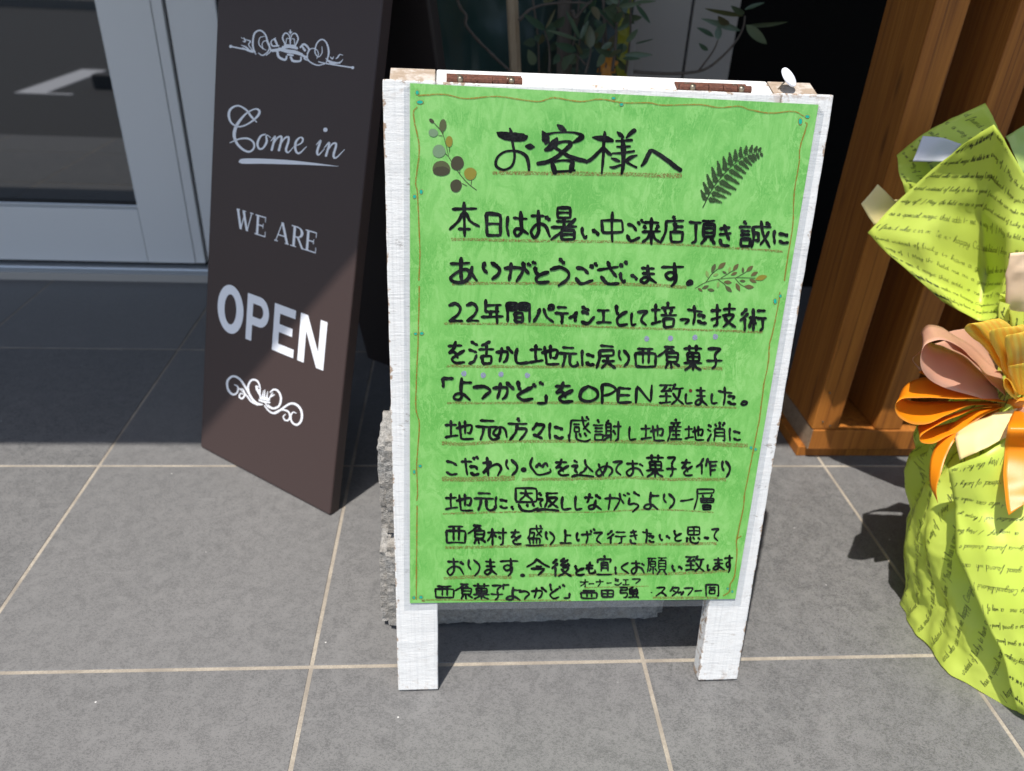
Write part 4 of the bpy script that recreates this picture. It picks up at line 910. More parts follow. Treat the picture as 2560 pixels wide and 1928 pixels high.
twigs = [([(620, 125), (650, 90), (690, 55), (790, 25), (960, 15), (1040, 22)], 1.18, .0045), ([(800, 440), (803, 360), (800, 280), (780, 210), (768, 175)], 1.2, .0038), ([(965, 440), (975, 330), (985, 235), (1010, 150)], 1.22, .004),
         ([(1018, 440), (1035, 380), (1050, 310), (1045, 250)], 1.18, .0038), ([(1180, 430), (1195, 300), (1203, 180), (1215, 60), (1220, -30)], 1.2, .0045), ([(1310, 432), (1480, 442), (1640, 437), (1750, 410), (1850, 330), (1925, 245), (1965, 170), (1978, 95)], 1.15, .0045),
         ([(1700, 425), (1760, 345), (1795, 290), (1815, 240)], 1.15, .003), ([(940, 60), (960, 110), (1000, 60), (1060, 0)], 1.25, .006), ([(1040, 22), (1080, 60), (1130, 110), (1200, 180)], 1.2, .003), ([(1020, 390), (985, 350), (950, 320)], 1.2, .0025), ([(1245, -10), (1300, 20), (1350, 30)], 1.2, .003)]
for pts, Y, r_ in twigs:
    P = [L(ZS(x, y, Y+.02*math.sin(x*.01))) for x, y in pts]; P = [Vector(q) for q in cr(P, 4)]
    m = MB(); n_ = len(P); m.tube(P, [r_*(1-.55*i/n_) for i in range(n_)], 7); m.build('twig', M['bark'], tree, smooth=True)
def leaf(a, b_, w_, mat='leaf', curl=.15, roll=None):
    a, b_ = Vector(a), Vector(b_); d = b_-a; ln = d.length; d.normalize()
    view = (Vector(CAM)-a-ti).normalized(); sd = d.cross(view).normalized()
    roll = random.uniform(-.9, .9) if roll is None else roll
    nn = sd.cross(d); sd2 = sd*math.cos(roll)+nn*math.sin(roll); n2 = sd2.cross(d)
    vs, fs = [], []; K = 8
    for i in range(K+1):
        t = i/K; w = w_*math.sin(math.pi*min(1, t**.85))**.75*(1-.15*t)+.0004; c = a+d*ln*t-n2*curl*ln*(t*t)*.35
        vs += [c-sd2*w+n2*w*.3, c, c+sd2*w+n2*w*.3]
        if i: k = 3*i; fs += [(k-3, k-2, k+1, k), (k-2, k-1, k+2, k+1)]
    m = MB(); m.add(vs, fs); return m.build('leaf', M[mat], tree, smooth=True)
LV = "1985,150,2110,268,30 1990,152,2235,142,20 1950,185,1715,112,20 1970,95,1740,62,16 1972,85,1895,40,20 1975,58,2092,14,13 1815,240,1820,150,24 1790,222,1690,163,18 1755,303,1700,262,16 1880,150,1815,100,30 775,180,650,88,22 778,170,842,55,12 985,235,905,66,14 990,235,1038,120,17 1045,292,1045,150,34 1072,245,1140,142,30 980,245,790,175,14 962,305,838,262,26 1205,170,1085,45,16 1205,180,1285,142,16 1262,250,1338,176,22 1192,130,1240,72,24 1220,40,1345,22,15 1300,22,1445,2,14 1322,30,1412,142,15 1200,335,1080,298,28 1250,330,1425,330,18 1242,352,1345,352,12 1320,262,1420,238,5 880,420,930,330,30 1040,60,1080,0,20 1060,40,1100,120,26 1120,60,1220,30,22 1195,110,1140,60,20 1210,60,1290,-20,20 960,320,900,400,24 1000,330,960,260,15 1050,250,1100,190,18 1160,340,1240,300,22 1180,260,1110,300,20 1215,20,1160,-40,22 1010,150,1050,60,14 1130,330,1090,400,26 1255,110,1205,40,16"
for s in LV.split():
    x0, y0, x1, y1, w_ = [float(q) for q in s.split(',')]; Y = 1.16+random.uniform(-.03, .05)
    w_ = w_*.5/2.404/FPX*2.55*1.45
    leaf(L(ZS(x0, y0, Y)), L(ZS(x1, y1, Y+random.uniform(-.05, .02))), w_, 'leaf' if random.random() < .72 else 'leaf2')
rl = random.Random(11)
for k in range(34):
    x = rl.uniform(700, 1330); y = rl.uniform(-10, 430); an = rl.uniform(0, 6.28); ln = rl.uniform(60, 120); Y = rl.uniform(1.22, 1.42)
    leaf(L(ZS(x, y, Y)), L(ZS(x+ln*math.cos(an), y+ln*math.sin(an)*.8, Y-.02)), rl.uniform(.009, .015), 'leaf' if rl.random() < .7 else 'leaf2')
for x0, x1 in ((740, 700), (1100, 1130), (1140, 1120), (900, 985), (1260, 1290)):
    P = [Vector(q) for q in cr([L(ZS(x0, 440, 1.3)), L(ZS((x0+x1)/2+12, 220, 1.3)), L(ZS(x1, -20, 1.3))], 6)]; m = MB(); m.tube(P, .003, 6); m.build('twig', M['bark'], tree, smooth=True)
for k in range(70):                    # crown continuing above the picture and behind
    a = Vector((random.uniform(.35, 1.05), random.uniform(1.2, 1.5), random.uniform(1.02, 1.7))); d = Vector((random.uniform(-1, 1), random.uniform(-.4, .4), random.uniform(-.6, .9))).normalized()
    leaf(a-ti, a-ti+d*random.uniform(.05, .08), random.uniform(.006, .009), 'leaf' if random.random() < .7 else 'leaf2')
m = MB(); a, b_ = ZS(598, 430, 1.25), ZS(578, 0, 1.25); dd = (b_-a)
p0 = a-dd*(a.z/dd.z); pr = [p0, a, b_, b_+dd*2]
m.tube([q for q in pr], [.0155]*4, 6); o = m.build('garden_stake', M['stake'], bevel=0); tag(o, 'upright tan wooden stake in front of the dark green wrapping', 'stake')
# the bare branch
P = [ZS(x, y, 1.12) for x, y in ((235, -40), (250, 5), (272, 55), (303, 95), (300, 150), (370, 240), (430, 300), (480, 350), (555, 418), (640, 500))]
m = MB(); Pc = [Vector(q)-ti for q in cr(P, 3)]; m.tube(Pc, [.0036+.001*(i % 5 == 0) for i in range(len(Pc))], 7); m.build('bare_branch', M['bark'], tree, smooth=True)
# dark green wrapping, gathered and creased
def sheet(name, grid, mat, parent=None, sub=6, crease=.004, seed=0, thick=.0006, smooth=True, **kw):
    """grid: rows of control points -> smooth creased sheet; returns (object, function of u,v)"""
    g_ = [[np.array(p, float) for p in row] for row in grid]; nr, nc = len(g_), len(g_[0])
    def S(u, v):
        fu, fv = u*(nc-1), v*(nr-1); i, j = min(int(fu), nc-2), min(int(fv), nr-2); a_, b2 = fu-i, fv-j
        p = (g_[j][i]*(1-a_)+g_[j][i+1]*a_)*(1-b2)+(g_[j+1][i]*(1-a_)+g_[j+1][i+1]*a_)*b2
        w_ = np.array(noise.noise_vector(Vector(p)*12+Vector((seed, seed*2, 0))))*crease
        k = noise.noise(Vector(p)*26+Vector((seed*3, 0, 5)))
        k2 = noise.noise(Vector((p[0]*60+seed, p[1]*60, p[2]*45)))
        return p+w_*1.6-np.array((0, -1, .3))*(abs(k)*crease*2.6+abs(k2)*crease*.8)
    mb = MB(); nu, nv = (nc-1)*sub, (nr-1)*sub
    for j in range(nv+1):
        for i in range(nu+1): mb.v.append(tuple(S(i/nu, j/nv)))
    for j in range(nv):
        for i in range(nu):
            k = j*(nu+1)+i; mb.f.append((k, k+1, k+nu+2, k+nu+1))
    o = mb.build(name, mat, parent, smooth=smooth, **kw)
    if thick: s_ = o.modifiers.new('thickness', 'SOLIDIFY'); s_.thickness = thick; s_.offset = 0
    return o, S
rng = random.Random(3)
rows = []
for j, z_ in enumerate((1.35, 1.15, 1.0, .85, .6, .3, .02)):
    rows.append([(x+rng.uniform(-.02, .02), 1.52+.02*math.sin(x*17+j)+rng.uniform(-.015, .015), z_) for x in np.linspace(.10, .76, 9)])
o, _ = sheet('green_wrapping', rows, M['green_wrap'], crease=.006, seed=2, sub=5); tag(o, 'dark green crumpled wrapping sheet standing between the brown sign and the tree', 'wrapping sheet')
o, _ = sheet('purple_paper', [[D(898, -30, 1.3), D(950, -30, 1.3)], [D(905, -5, 1.3), D(936, -5, 1.3)], [D(924, 20, 1.3), D(929, 22, 1.3)], [D(928, 44, 1.3), D(930, 44, 1.3)]], M['purple'], crease=.001); tag(o, 'small purple paper tip beside the brown sign', 'paper')
o, _ = sheet('olive_paper', [[D(938, 112, 1.3), D(944, 112, 1.3)], [D(935, 140, 1.3), D(958, 140, 1.3)], [D(930, 175, 1.3), D(975, 175, 1.3)], [D(925, 400, 1.3), D(990, 400, 1.3)]], M['olive_paper'], crease=.003); tag(o, 'yellowish olive paper edge low beside the brown sign', 'paper')
rows = [[ZS(x+sh, y, 1.45) for x in (1225, 1265, 1300)] for y, sh in ((-30, 5), (110, 0), (220, -8), (330, -18), (460, -30), (700, -50))]
o, _ = sheet('yellow_paper', rows, M['yellow'], crease=.006, seed=5); tag(o, 'bright yellow green paper strip behind the tree leaves', 'paper')
fl_ = empty('orange_flower', ZS(1150, 390, 1.3)); tag(fl_, 'orange yellow flower low among the tree leaves', 'flower')
for k in range(9):
    a = R(40*k+10); c = Vector((math.cos(a)*.022, -.005*math.sin(3*a), math.sin(a)*.03)); m = MB()
    n_ = Vector((0, -1, 0)); sd = Vector((-math.sin(a), 0, math.cos(a)))*.010
    m.add([Vector((0, 0, 0)), c*.6-sd, c*1.15-sd*.6, c*1.4, c*1.15+sd*.6, c*.6+sd, c*.8+n_*.006], [(0, 1, 6), (1, 2, 6), (2, 3, 6), (3, 4, 6), (4, 5, 6), (5, 0, 6)])
    m.build('petal', M['orange_petal'], fl_, smooth=True)
# grey blurred crate-like shelf behind leaves
bx = MB(); bx.box((.60, 1.60, 0), (.80, 1.74, .93)); o = bx.build('grey_carton', M['panel'], bevel=.004); tag(o, 'pale grey box standing behind the tree trunk in the recess', 'box')

# ================================================================ wrapped bouquet at the right edge
bq = empty('wrapped_bouquet'); tag(bq, 'bouquet wrapped in lime green printed paper with peach, orange and yellow ribbon bow', 'bouquet')
ALPH = {'a':(8,"70,100 20,100 0,50 20,0 50,20 75,100 75,0 100,10"),'b':(8,"0,40 40,190 20,200 10,0 50,0 80,50 50,90 20,60"),'c':(6,"80,90 30,100 0,50 30,0 90,15"),'d':(8,"70,90 20,100 0,50 20,0 60,20 80,200 75,0 100,10"),
 'e':(6,"5,40 70,60 60,100 20,90 0,40 40,0 95,20"),'f':(6,"20,60 80,190 50,200 20,-90 40,-90 50,0 90,20"),'g':(8,"70,90 20,100 0,50 20,10 70,50 70,90 60,-80 10,-90 30,-30 100,20"),'h':(8,"0,20 50,190 20,200 10,0 40,90 75,90 75,0 100,10"),
 'i':(4,"10,80 30,0 95,20"),'k':(8,"0,20 50,190 20,200 10,0 60,90 30,50 90,0"),'l':(5,"0,20 60,190 25,200 20,0 95,20"),'m':(11,"5,0 15,95 40,90 45,0 60,95 80,80 80,0 100,10"),'n':(8,"5,0 20,95 60,95 65,0 100,15"),
 'o':(7,"50,100 0,60 30,0 80,40 50,100 100,90"),'p':(8,"10,-90 20,95 30,80 80,90 70,10 25,10 100,20"),'r':(6,"5,0 25,110 60,90 50,0 100,15"),'s':(6,"0,10 60,110 80,20 30,0 100,15"),'t':(5,"10,20 50,170 30,0 95,15"),'u':(8,"5,90 20,0 70,30 75,95 75,0 100,10"),
 'v':(7,"0,90 30,0 70,90 100,85"),'w':(10,"0,90 20,0 50,80 65,0 95,90"),'y':(8,"5,90 20,20 70,60 75,90 60,-80 10,-80 30,-20 100,20"),'C':(10,"90,150 60,200 10,130 10,30 50,0 95,30"),'I':(6,"20,190 60,200 40,0 0,10"),'Y':(9,"0,190 30,100 90,195 50,0 20,-80"),'M':(12,"0,0 20,200 45,40 75,200 95,0"),
 '!':(4,"40,200 20,60"),'?':(7,"10,150 50,200 80,140 40,90 40,60"),'/':(5,"60,220 10,-60"),"'":(3,"40,200 20,150")}
PHR = "Congratulations! / hope you'll like them ? Your smile has a special magic that adds to me  a way of  / May the held me as a good friend instead of lucky to have a great friend who can make me happy ".replace('h', 'h')
def script(S, mb, u0, v0, du, dv, length, size, start, lift, wid=.00030):
    """write along direction (du,dv) on surface S starting at (u0,v0), size in surface metres"""
    x = 0.; i = start
    while x < length:
        ch = PHR[i % len(PHR)]; i += 1
        if ch == ' ': x += size*.9; continue
        if ch not in ALPH: x += size*.5; continue
        w_, st_ = ALPH[ch]; w_ *= size*.125
        P = [(float(q.split(',')[0])/100*w_, float(q.split(',')[1])/100*size) for q in st_.split()]; P = cr(P, 3)
        pts = []
        for px, py in P:
            pts.append(S(u0, v0, du, dv, x+px+py*.25, py))
        if any(p is None for p in pts): 
            x += w_; continue
        vs, fs = [], []
        for k, (p, n_) in enumerate(pts):
            a_, b2 = pts[max(0, k-1)][0], pts[min(len(pts)-1, k+1)][0]; t = b2-a_; t /= (np.linalg.norm(t)+1e-9)
            sd = np.cross(t, n_); vs += [p+n_*lift-sd*wid, p+n_*lift+sd*wid]
            if k: fs.append((2*k-2, 2*k-1, 2*k+1, 2*k))
        mb.add(vs, fs); x += w_*1.04
def surf(S, wu, wv):
    """surface with u,v in 0..1, physical size wu x wv -> writer coordinates"""
    def f(u0, v0, du, dv, x, y):
        u = u0+(du*x-dv*y)/wu; v = v0+(dv*x+du*y)/wv
        if not (.01 < u < .99 and .01 < v < .99): return None
        e = .004; p = S(u, v); a_ = S(min(u+e, 1), v)-S(max(u-e, 0), v); b2 = S(u, min(v+e, 1))-S(u, max(v-e, 0)); n_ = np.cross(a_, b2); n_ /= (np.linalg.norm(n_)+1e-9)
        if n_@(CAM-p) < 0: n_ = -n_
        return p, n_
    return f
def write_lines(S, wu, wv, ang, name, parent, size=.0046, gap=.029, lift=.0008):
    if wu is None:
        wu = np.mean([sum(np.linalg.norm(S((i+1)/12, v)-S(i/12, v)) for i in range(12)) for v in (.25, .5, .75)])
        wv = np.mean([sum(np.linalg.norm(S(u, (i+1)/12)-S(u, i/12)) for i in range(12)) for u in (.25, .5, .75)])
    mb = MB(); f = surf(S, wu, wv); du, dv = math.cos(ang), math.sin(ang); Lm = math.hypot(wu, wv); cx, cy = .5*wu, .5*wv; k = 0; y = -Lm/2
    while y < Lm/2:
        x0, y0 = cx-du*Lm/2-dv*y, cy-dv*Lm/2+du*y
        script(f, mb, x0/wu, y0/wv, du, dv, Lm, size, (k*37) % 150, lift); y += gap; k += 1
    if mb.v: mb.build(name, M['scriptink'], parent, kind='stuff')
# lower bag
prof = [(0, 1.378, .045, .228), (.05, 1.378, .055, .226), (.10, 1.372, .075, .232), (.15, 1.362, .10, .236), (.20, 1.350, .12, .232), (.28, 1.330, .15, .212), (.35, 1.310, .18, .172), (.40, 1.300, .20, .125), (.43, 1.297, .215, .07), (.45, 1.295, .22, .045), (.52, 1.30, .24, .05), (.6, 1.31, .27, .08)]
pz = [p[0] for p in prof]
def bagS(u, v):
    z_ = v*.6; X = np.interp(z_, pz, [p[1] for p in prof]); Y = np.interp(z_, pz, [p[2] for p in prof]); r_ = np.interp(z_, pz, [p[3] for p in prof])
    th = u*6.28318; sq = 1/(max(abs(math.cos(th-.78)), abs(math.sin(th-.78)))**.55); sq = 1+(sq-1)*.35*max(0, 1-z_/.3)+0
    k = min(1, z_/.36); fold = .5-abs((th*2.07+1.1*math.sin(z_*9)+.3) % 1-.5)*2*.5
    fold2 = abs((th*1.35+z_*1.6+.2) % 1-.5)
    fold3 = abs((th*.95-z_*3.1+.6) % 1-.5)
    r2 = r_*sq*(1+.24*k*(fold-.42)+.26*(fold2-.42)*(.30+z_)+.20*(fold3-.42)*min(1, .3+z_*4))
    c = np.array((X+r2*math.cos(th), Y+r2*math.sin(th), z_+.0015))
    n1 = np.array(noise.noise_vector(Vector(c)*6)); n2 = .10-abs(noise.noise(Vector((c[0]*9, c[1]*9, c[2]*5))))*.9+(.12-abs(noise.noise(Vector((c[0]*24, c[1]*24, c[2]*14+4)))))*.32+.03*noise.noise(Vector(c)*70)
    c = c+n1*.006+np.array((math.cos(th), math.sin(th), 0))*n2*.033
    c[2] = max(c[2], .001); return c
mb = MB(); NU, NV = 240, 120
for j in range(NV+1):
    for i in range(NU): mb.v.append(tuple(bagS(i/NU, j/NV)))
for j in range(NV):
    for i in range(NU): mb.f.append((j*NU+i, j*NU+(i+1) % NU, (j+1)*NU+(i+1) % NU, (j+1)*NU+i))
bag = mb.build('wrapping_bag', M['lime'], bq, smooth=True)
write_lines(bagS, 1.35, .62, R(78), 'printed_script', bag, .0050, .034)
def RD(x, y, Y): return at(2160+x/2.2875, 1200+y/2.2875, Y)     # lower bag enlargement
def RA_(x, y, Y): return at(1860+x/2.777, 750+y/2.777, Y)       # bow enlargement
def RF(x, y, Y): return at(1900+x/1.851, y/1.851, Y)            # upper papers
def RB_(x, y, Y): return at(2200+x/3.333, 600+y/3.333, Y)       # bow close
def BH(x, y, lift=.012, c=(2160, 1200, 2.2875), far=.12):     # where the view meets the bag, a little proud of it
    d = ray(c[0]+x/c[2], c[1]+y/c[2]); t = .5
    while t < 2.2:
        P = CAM+d*t; zc = min(max(P[2], 0), .6)
        r_ = np.interp(zc, pz, [q[3] for q in prof])*1.03+lift
        if math.hypot(P[0]-np.interp(zc, pz, [q[1] for q in prof]), P[1]-np.interp(zc, pz, [q[2] for q in prof])) < r_ or P[2] < .004: return Vector(P)
        t += .004
    return at(c[0]+x/c[2], c[1]+y/c[2], far)
# front flap of the bag
fl1, S1 = sheet('paper_flap', [[RA_(1420, 1175, 0.075), RA_(1640, 1080, 0.06), RA_(1850, 960, 0.06), RA_(2150, 900, 0.07)],
                               [BH(528, 150, .02), BH(680, 170, .03), BH(860, 150, .03), BH(1100, 120, .03)],
                               [BH(530, 415, .02), BH(700, 400, .035), BH(900, 380, .035), BH(1150, 350, .03)],
                               [BH(690, 760, .03), BH(790, 740, .03), BH(950, 700, .03), BH(1200, 650, .03)],
                               [BH(800, 1000, .025), BH(880, 1000, .02), BH(980, 980, .02), BH(1250, 950, .02)],
                               [BH(885, 1330, .006), BH(930, 1350, .006), BH(1000, 1380, .006), BH(1300, 1400, .006)]], M['lime'], bq, crease=.003, seed=4)
write_lines(lambda u, v: S1(u, 1-v), None, None, R(168), 'printed_script', fl1, .0050, .034)
# upper papers
A1, SA = sheet('wrapping_paper', [[RF(960, 655, 0.4), RF(1020, 610, 0.39), RF(1083, 573, 0.38), RF(1222, 800, 0.36), RF(1400, 900, 0.36)],
                                  [RF(800, 790, 0.43), RF(960, 810, 0.415), RF(1075, 830, 0.4), RF(1180, 950, 0.36), RF(1350, 1010, 0.34)],
                                  [RF(640, 935, 0.45), RF(840, 960, 0.42), RF(1020, 990, 0.42), RF(1160, 1090, 0.34), RF(1300, 1140, 0.33)],
                                  [RF(500, 1075, 0.46), RF(760, 1130, 0.4), RF(1050, 1270, 0.415), RF(1140, 1280, 0.335), RF(1280, 1290, 0.31)],
                                  [RF(590, 1170, 0.43), RF(800, 1290, 0.39), RF(1030, 1400, 0.38), RF(1120, 1400, 0.32), RF(1250, 1400, 0.3)],
                                  [RF(850, 1400, 0.37), RF(920, 1440, 0.35), RF(1010, 1485, 0.335), RF(1090, 1490, 0.31), RF(1200, 1500, 0.3)]], M['lime'], bq, crease=.0018, seed=9, sub=7)
write_lines(lambda u, v: SA(u, 1-v), None, None, R(6), 'printed_script', A1)
B1, SB = sheet('wrapping_paper', [[RF(635, 715, 0.49), RF(700, 670, 0.5), RF(762, 625, 0.5), RF(900, 540, 0.5), RF(1045, 470, 0.49)],
                                  [RF(645, 760, 0.465), RF(760, 745, 0.47), RF(860, 720, 0.48), RF(980, 650, 0.48), RF(1100, 600, 0.48)],
                                  [RF(665, 840, 0.455), RF(770, 830, 0.46), RF(900, 800, 0.46), RF(1030, 760, 0.46), RF(1150, 700, 0.46)],
                                  [RF(690, 915, 0.45), RF(800, 920, 0.45), RF(930, 900, 0.45), RF(1060, 880, 0.45), RF(1200, 900, 0.45)]], M['lime'], bq, crease=.003, seed=12)
write_lines(lambda u, v: SB(u, 1-v), None, None, R(-75), 'printed_script', B1)
sheet('tissue_paper', [[RF(762, 628, 0.452), RF(850, 640, 0.455), RF(935, 668, 0.455)], [RF(735, 690, 0.448), RF(830, 700, 0.45), RF(900, 705, 0.45)], [RF(708, 748, 0.445), RF(800, 747, 0.443), RF(875, 747, 0.44)]], M['whitepaper'], bq, crease=.002, seed=3)
sheet('paper_corner', [[RF(545, 853, 0.485), RF(610, 915, 0.485), RF(655, 965, 0.48)], [RF(505, 905, 0.485), RF(565, 960, 0.483), RF(625, 1000, 0.478)], [RF(470, 945, 0.48), RF(500, 1000, 0.48), RF(530, 1042, 0.475)]], M['cream'], bq, crease=.001, seed=3)
sheet('paper_corner', [[RF(620, 925, 0.47), RF(700, 915, 0.47), RF(720, 940, 0.47)], [RF(640, 950, 0.47), RF(690, 950, 0.47), RF(720, 960, 0.47)], [RF(655, 985, 0.47), RF(690, 980, 0.47), RF(720, 980, 0.47)]], M['cream'], bq, crease=.001, seed=6)
sheet('mesh_paper', [[RF(1165, 1178, 0.27), RF(1222, 1172, 0.27), RF(1400, 1160, 0.28)], [RF(1138, 1275, 0.27), RF(1220, 1270, 0.265), RF(1400, 1260, 0.28)], [RF(1137, 1400, 0.275), RF(1220, 1400, 0.27), RF(1400, 1400, 0.28)], [RF(1145, 1500, 0.285), RF(1222, 1510, 0.28), RF(1400, 1510, 0.29)]], M['ivory'], bq, crease=.002, seed=8)
sheet('wrapping_paper', [[RF(1138, 635, 0.47), RF(1180, 610, 0.47), RF(1230, 580, 0.48), RF(1380, 480, 0.49)], [RF(1170, 690, 0.45), RF(1200, 680, 0.45), RF(1260, 660, 0.46), RF(1400, 600, 0.48)], [RF(1222, 800, 0.42), RF(1240, 800, 0.43), RF(1300, 800, 0.44), RF(1420, 800, 0.45)]], M['lime_back'], bq, crease=.003, seed=15)
sheet('tissue_paper', [[RA_(1490, 900, 0.165), RA_(1600, 850, 0.155), RA_(1740, 790, 0.155), RA_(1900, 760, 0.165)], [RA_(1466, 965, 0.135), RA_(1600, 930, 0.125), RA_(1740, 880, 0.125), RA_(1900, 850, 0.135)], [RA_(1500, 1120, 0.1), RA_(1620, 1060, 0.09), RA_(1740, 1000, 0.09), RA_(1900, 920, 0.1)]], M['cream'], bq, crease=.003, seed=21)
# ribbons: edge A and edge B polylines, lofted
def ribbon_loop(name, ea, eb, mat, n=8, w_seg=3):
    A_, B_ = cr(ea, n), cr(eb, n); mb = MB(); mb.uv = []
    w_seg = 5
    Lc = 0; prev = None
    for a_, b2 in zip(A_, B_):
        c = (a_+b2)/2
        if prev is not None: Lc += np.linalg.norm(c-prev)
        prev = c
        for k in range(w_seg+1):
            t = k/w_seg; mb.v.append(tuple(a_*(1-t)+b2*t+np.array(noise.noise_vector(Vector(a_*(1-t)+b2*t)*22))*.0022*min(1, Lc*12))); mb.uv.append((t, Lc*20))
    W_ = w_seg+1
    for i in range(len(A_)-1):
        for k in range(w_seg): j = i*W_+k; mb.f.append((j, j+1, j+W_+1, j+W_))
    o = mb.build(name, M[mat], bq, smooth=True); s_ = o.modifiers.new('thickness', 'SOLIDIFY'); s_.thickness = .0002; return o
def rp(s, f, k0=.22, k1=.75):                            # "x,y,Y ..." in an enlargement
    return [f(float(p.split(',')[0]), float(p.split(',')[1]), k0+k1*float(p.split(',')[2])) for p in s.split()]
Rb = RB_
# peach: large upper loop, turned towards the viewer
ribbon_loop('peach_ribbon', rp("1120,1350,-.02 900,1335,-.05 700,1280,-.09 480,1215,-.12 370,1120,-.14 335,1000,-.15 370,890,-.15 450,845,-.14 540,838,-.13 650,885,-.11 760,985,-.09 900,1160,-.05 1060,1310,-.02", Rb, .22, .6),
            rp("1130,1340,.0 1040,1270,.02 900,1130,.04 720,975,.05 560,895,.05 430,850,.04 355,800,.03 345,755,.03 400,702,.03 500,715,.03 600,775,.03 780,900,.03 1010,1130,.01", Rb, .22, .6), 'peach')
ribbon_loop('peach_ribbon', rp("1130,1345,.01 900,1140,.02 680,980,.03 450,870,.02 300,960,.0 290,1020,.0 400,1130,.0", Rb, .25, .5), rp("1140,1340,.02 960,1090,.05 760,930,.06 560,830,.05 330,945,.03 272,1000,.02 350,1110,.01", Rb, .25, .5), 'peach')
ribbon_loop('peach_ribbon', rp("1050,1300,-.01 900,1090,.0 780,960,.01 640,850,.02 560,770,.03", Rb, .25, .5), rp("1130,1290,.02 1040,1110,.04 920,960,.06 800,830,.07 700,740,.08", Rb, .25, .5), 'peach')
ribbon_loop('peach_ribbon', rp("1050,1310,-.03 960,1210,-.05 890,1145,-.06 1010,1095,-.05 1100,1200,-.03", Rb, .25, .5), rp("1090,1330,-.01 1010,1200,-.01 960,1110,.0 1060,1090,.0 1140,1220,.0", Rb, .25, .5), 'peach')
# orange: left loop and a lower one
ribbon_loop('orange_ribbon', rp("1130,1362,-.03 830,1331,-.06 450,1320,-.10 230,1318,-.12 145,1355,-.13 122,1405,-.13 150,1470,-.13 240,1528,-.13 330,1538,-.12 430,1525,-.11 560,1460,-.09 760,1385,-.06 1100,1368,-.03", Rb),
            rp("1130,1345,.0 900,1280,.01 600,1185,.01 380,1148,-.01 250,1180,-.03 185,1250,-.04 185,1300,-.05 240,1330,-.05 330,1342,-.04 450,1348,-.03 600,1345,-.02 800,1345,-.01 1100,1360,.0", Rb), 'orange')
ribbon_loop('orange_ribbon', rp("1140,1372,-.03 850,1400,-.06 620,1480,-.09 430,1575,-.11 335,1640,-.12 350,1690,-.12 440,1698,-.11 560,1640,-.10 740,1560,-.08 1000,1420,-.05", Rb),
            rp("1140,1370,-.01 850,1385,-.02 640,1435,-.04 430,1515,-.05 325,1545,-.06 330,1562,-.06 420,1565,-.05 560,1530,-.04 740,1480,-.03 1000,1400,-.01", Rb), 'orange')
ribbon_loop('orange_ribbon', rp("1120,1362,.0 800,1290,.0 520,1200,.0 350,1120,.01 330,1110,.02 420,1130,.03", Rb), rp("1120,1350,.03 850,1240,.05 620,1150,.05 420,1090,.05 350,1085,.05 440,1100,.05", Rb), 'orange')
def tailp(s, lift):
    out = []
    for p in s.split():
        x, y = [float(q) for q in p.split(',')][:2]; out.append(BH(x, y, lift, (2200, 600, 3.333), .2))
    return out
ribbon_loop('orange_ribbon', rp("1140,1380,-.02 1000,1400,-.05 860,1470,-.08", Rb)+tailp("740,1560 620,1680 545,1800 500,1950 470,2080 480,2180", .045), rp("1150,1375,.0 960,1390,-.03 800,1420,-.05", Rb)+tailp("640,1500 520,1620 440,1760 410,1900 420,2050 480,2190", .04), 'orange')
ribbon_loop('orange_ribbon', rp("1130,1390,-.03", Rb)+tailp("1070,1540", .17)+tailp("1040,1750", .14)+tailp("1030,2000 1040,2150 1075,2300", .10), rp("1190,1390,-.03", Rb)+tailp("1230,1540", .17)+tailp("1260,1750", .14)+tailp("1280,2000 1270,2150 1230,2180", .10), 'orange')
ribbon_loop('peach_ribbon', rp("1135,1375,-.03", Rb)+tailp("1160,1480 1200,1620 1290,1800", .07), rp("1190,1370,-.03", Rb)+tailp("1240,1450 1330,1600 1420,1780", .07), 'peach')
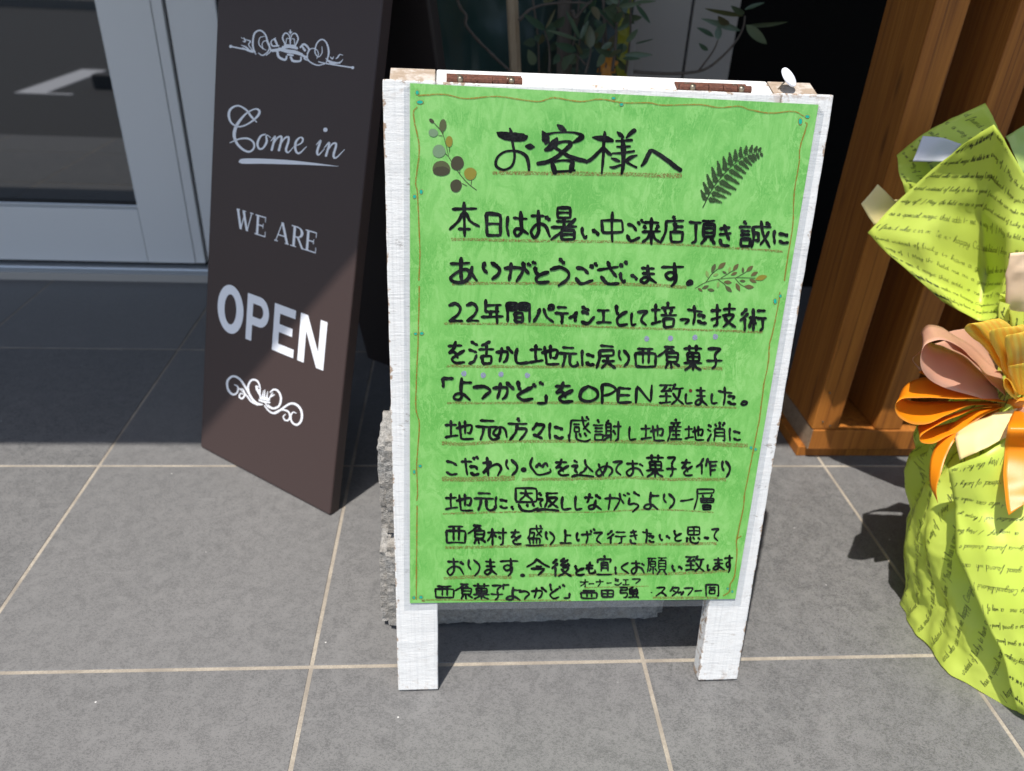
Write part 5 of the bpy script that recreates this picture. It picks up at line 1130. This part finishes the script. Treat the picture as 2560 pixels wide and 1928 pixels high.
# yellow striped loops
ribbon_loop('yellow_ribbon', rp("1120,1250,-.03 950,1000,-.07 820,850,-.11 725,780,-.14 706,725,-.15 780,700,-.15 900,840,-.12 1010,1010,-.08 1110,1180,-.05", Rb),
            rp("1180,1220,.0 1150,950,-.02 1120,760,-.05 1060,690,-.07 985,655,-.08 1040,690,-.07 1120,860,-.05 1150,1000,-.03 1180,1180,.0", Rb), 'gold')
ribbon_loop('yellow_ribbon', rp("1130,1260,-.04 1030,1080,-.09 960,930,-.13 915,800,-.15 930,760,-.15 1000,900,-.12 1080,1080,-.08", Rb), rp("1200,1200,-.02 1250,1000,-.05 1260,850,-.08 1230,740,-.10 1185,712,-.10 1220,850,-.08 1230,1050,-.05", Rb), 'gold')
ribbon_loop('yellow_ribbon', rp("1140,1270,-.05 1080,1120,-.10 1050,960,-.14 1045,840,-.16 1075,800,-.16 1130,900,-.13 1150,1080,-.09", Rb), rp("1260,1200,-.04 1330,1050,-.07 1350,900,-.10 1330,780,-.12 1270,755,-.12 1310,900,-.10 1320,1080,-.07", Rb), 'gold')
ribbon_loop('yellow_ribbon', rp("1150,1290,-.06 1110,1200,-.10 1070,1080,-.13 1068,1048,-.135", Rb), rp("1230,1300,-.06 1290,1200,-.10 1330,1080,-.13 1330,1020,-.135", Rb), 'gold')
ribbon_loop('yellow_ribbon', rp("1150,1340,-.05 1080,1290,-.07 1030,1220,-.08 1040,1150,-.08 1090,1200,-.07 1130,1290,-.06", Rb), rp("1160,1330,-.03 1130,1250,-.04 1090,1190,-.04 1080,1140,-.04 1120,1160,-.03 1170,1280,-.03", Rb), 'gold')
kn = MB(); kp = Rb(1150, 1350, .195); kn.tube([kp+Vector((-.02, .0, 0)), kp+Vector((-.01, -.01, 0)), kp+Vector((.01, -.01, .0)), kp+Vector((.03, 0, .0))], [.006, .014, .016, .012], 12); kn.build('knot', M['orange'], bq, smooth=True)
# stems and flowers of the bouquet, mostly outside the picture
m = MB(); m.tube([Vector((1.36, .1, .02)), Vector((1.297, .225, .45)), Vector((1.33, .34, .7))], [.03, .025, .02], 10); m.build('stems', M['leaf'], bq)
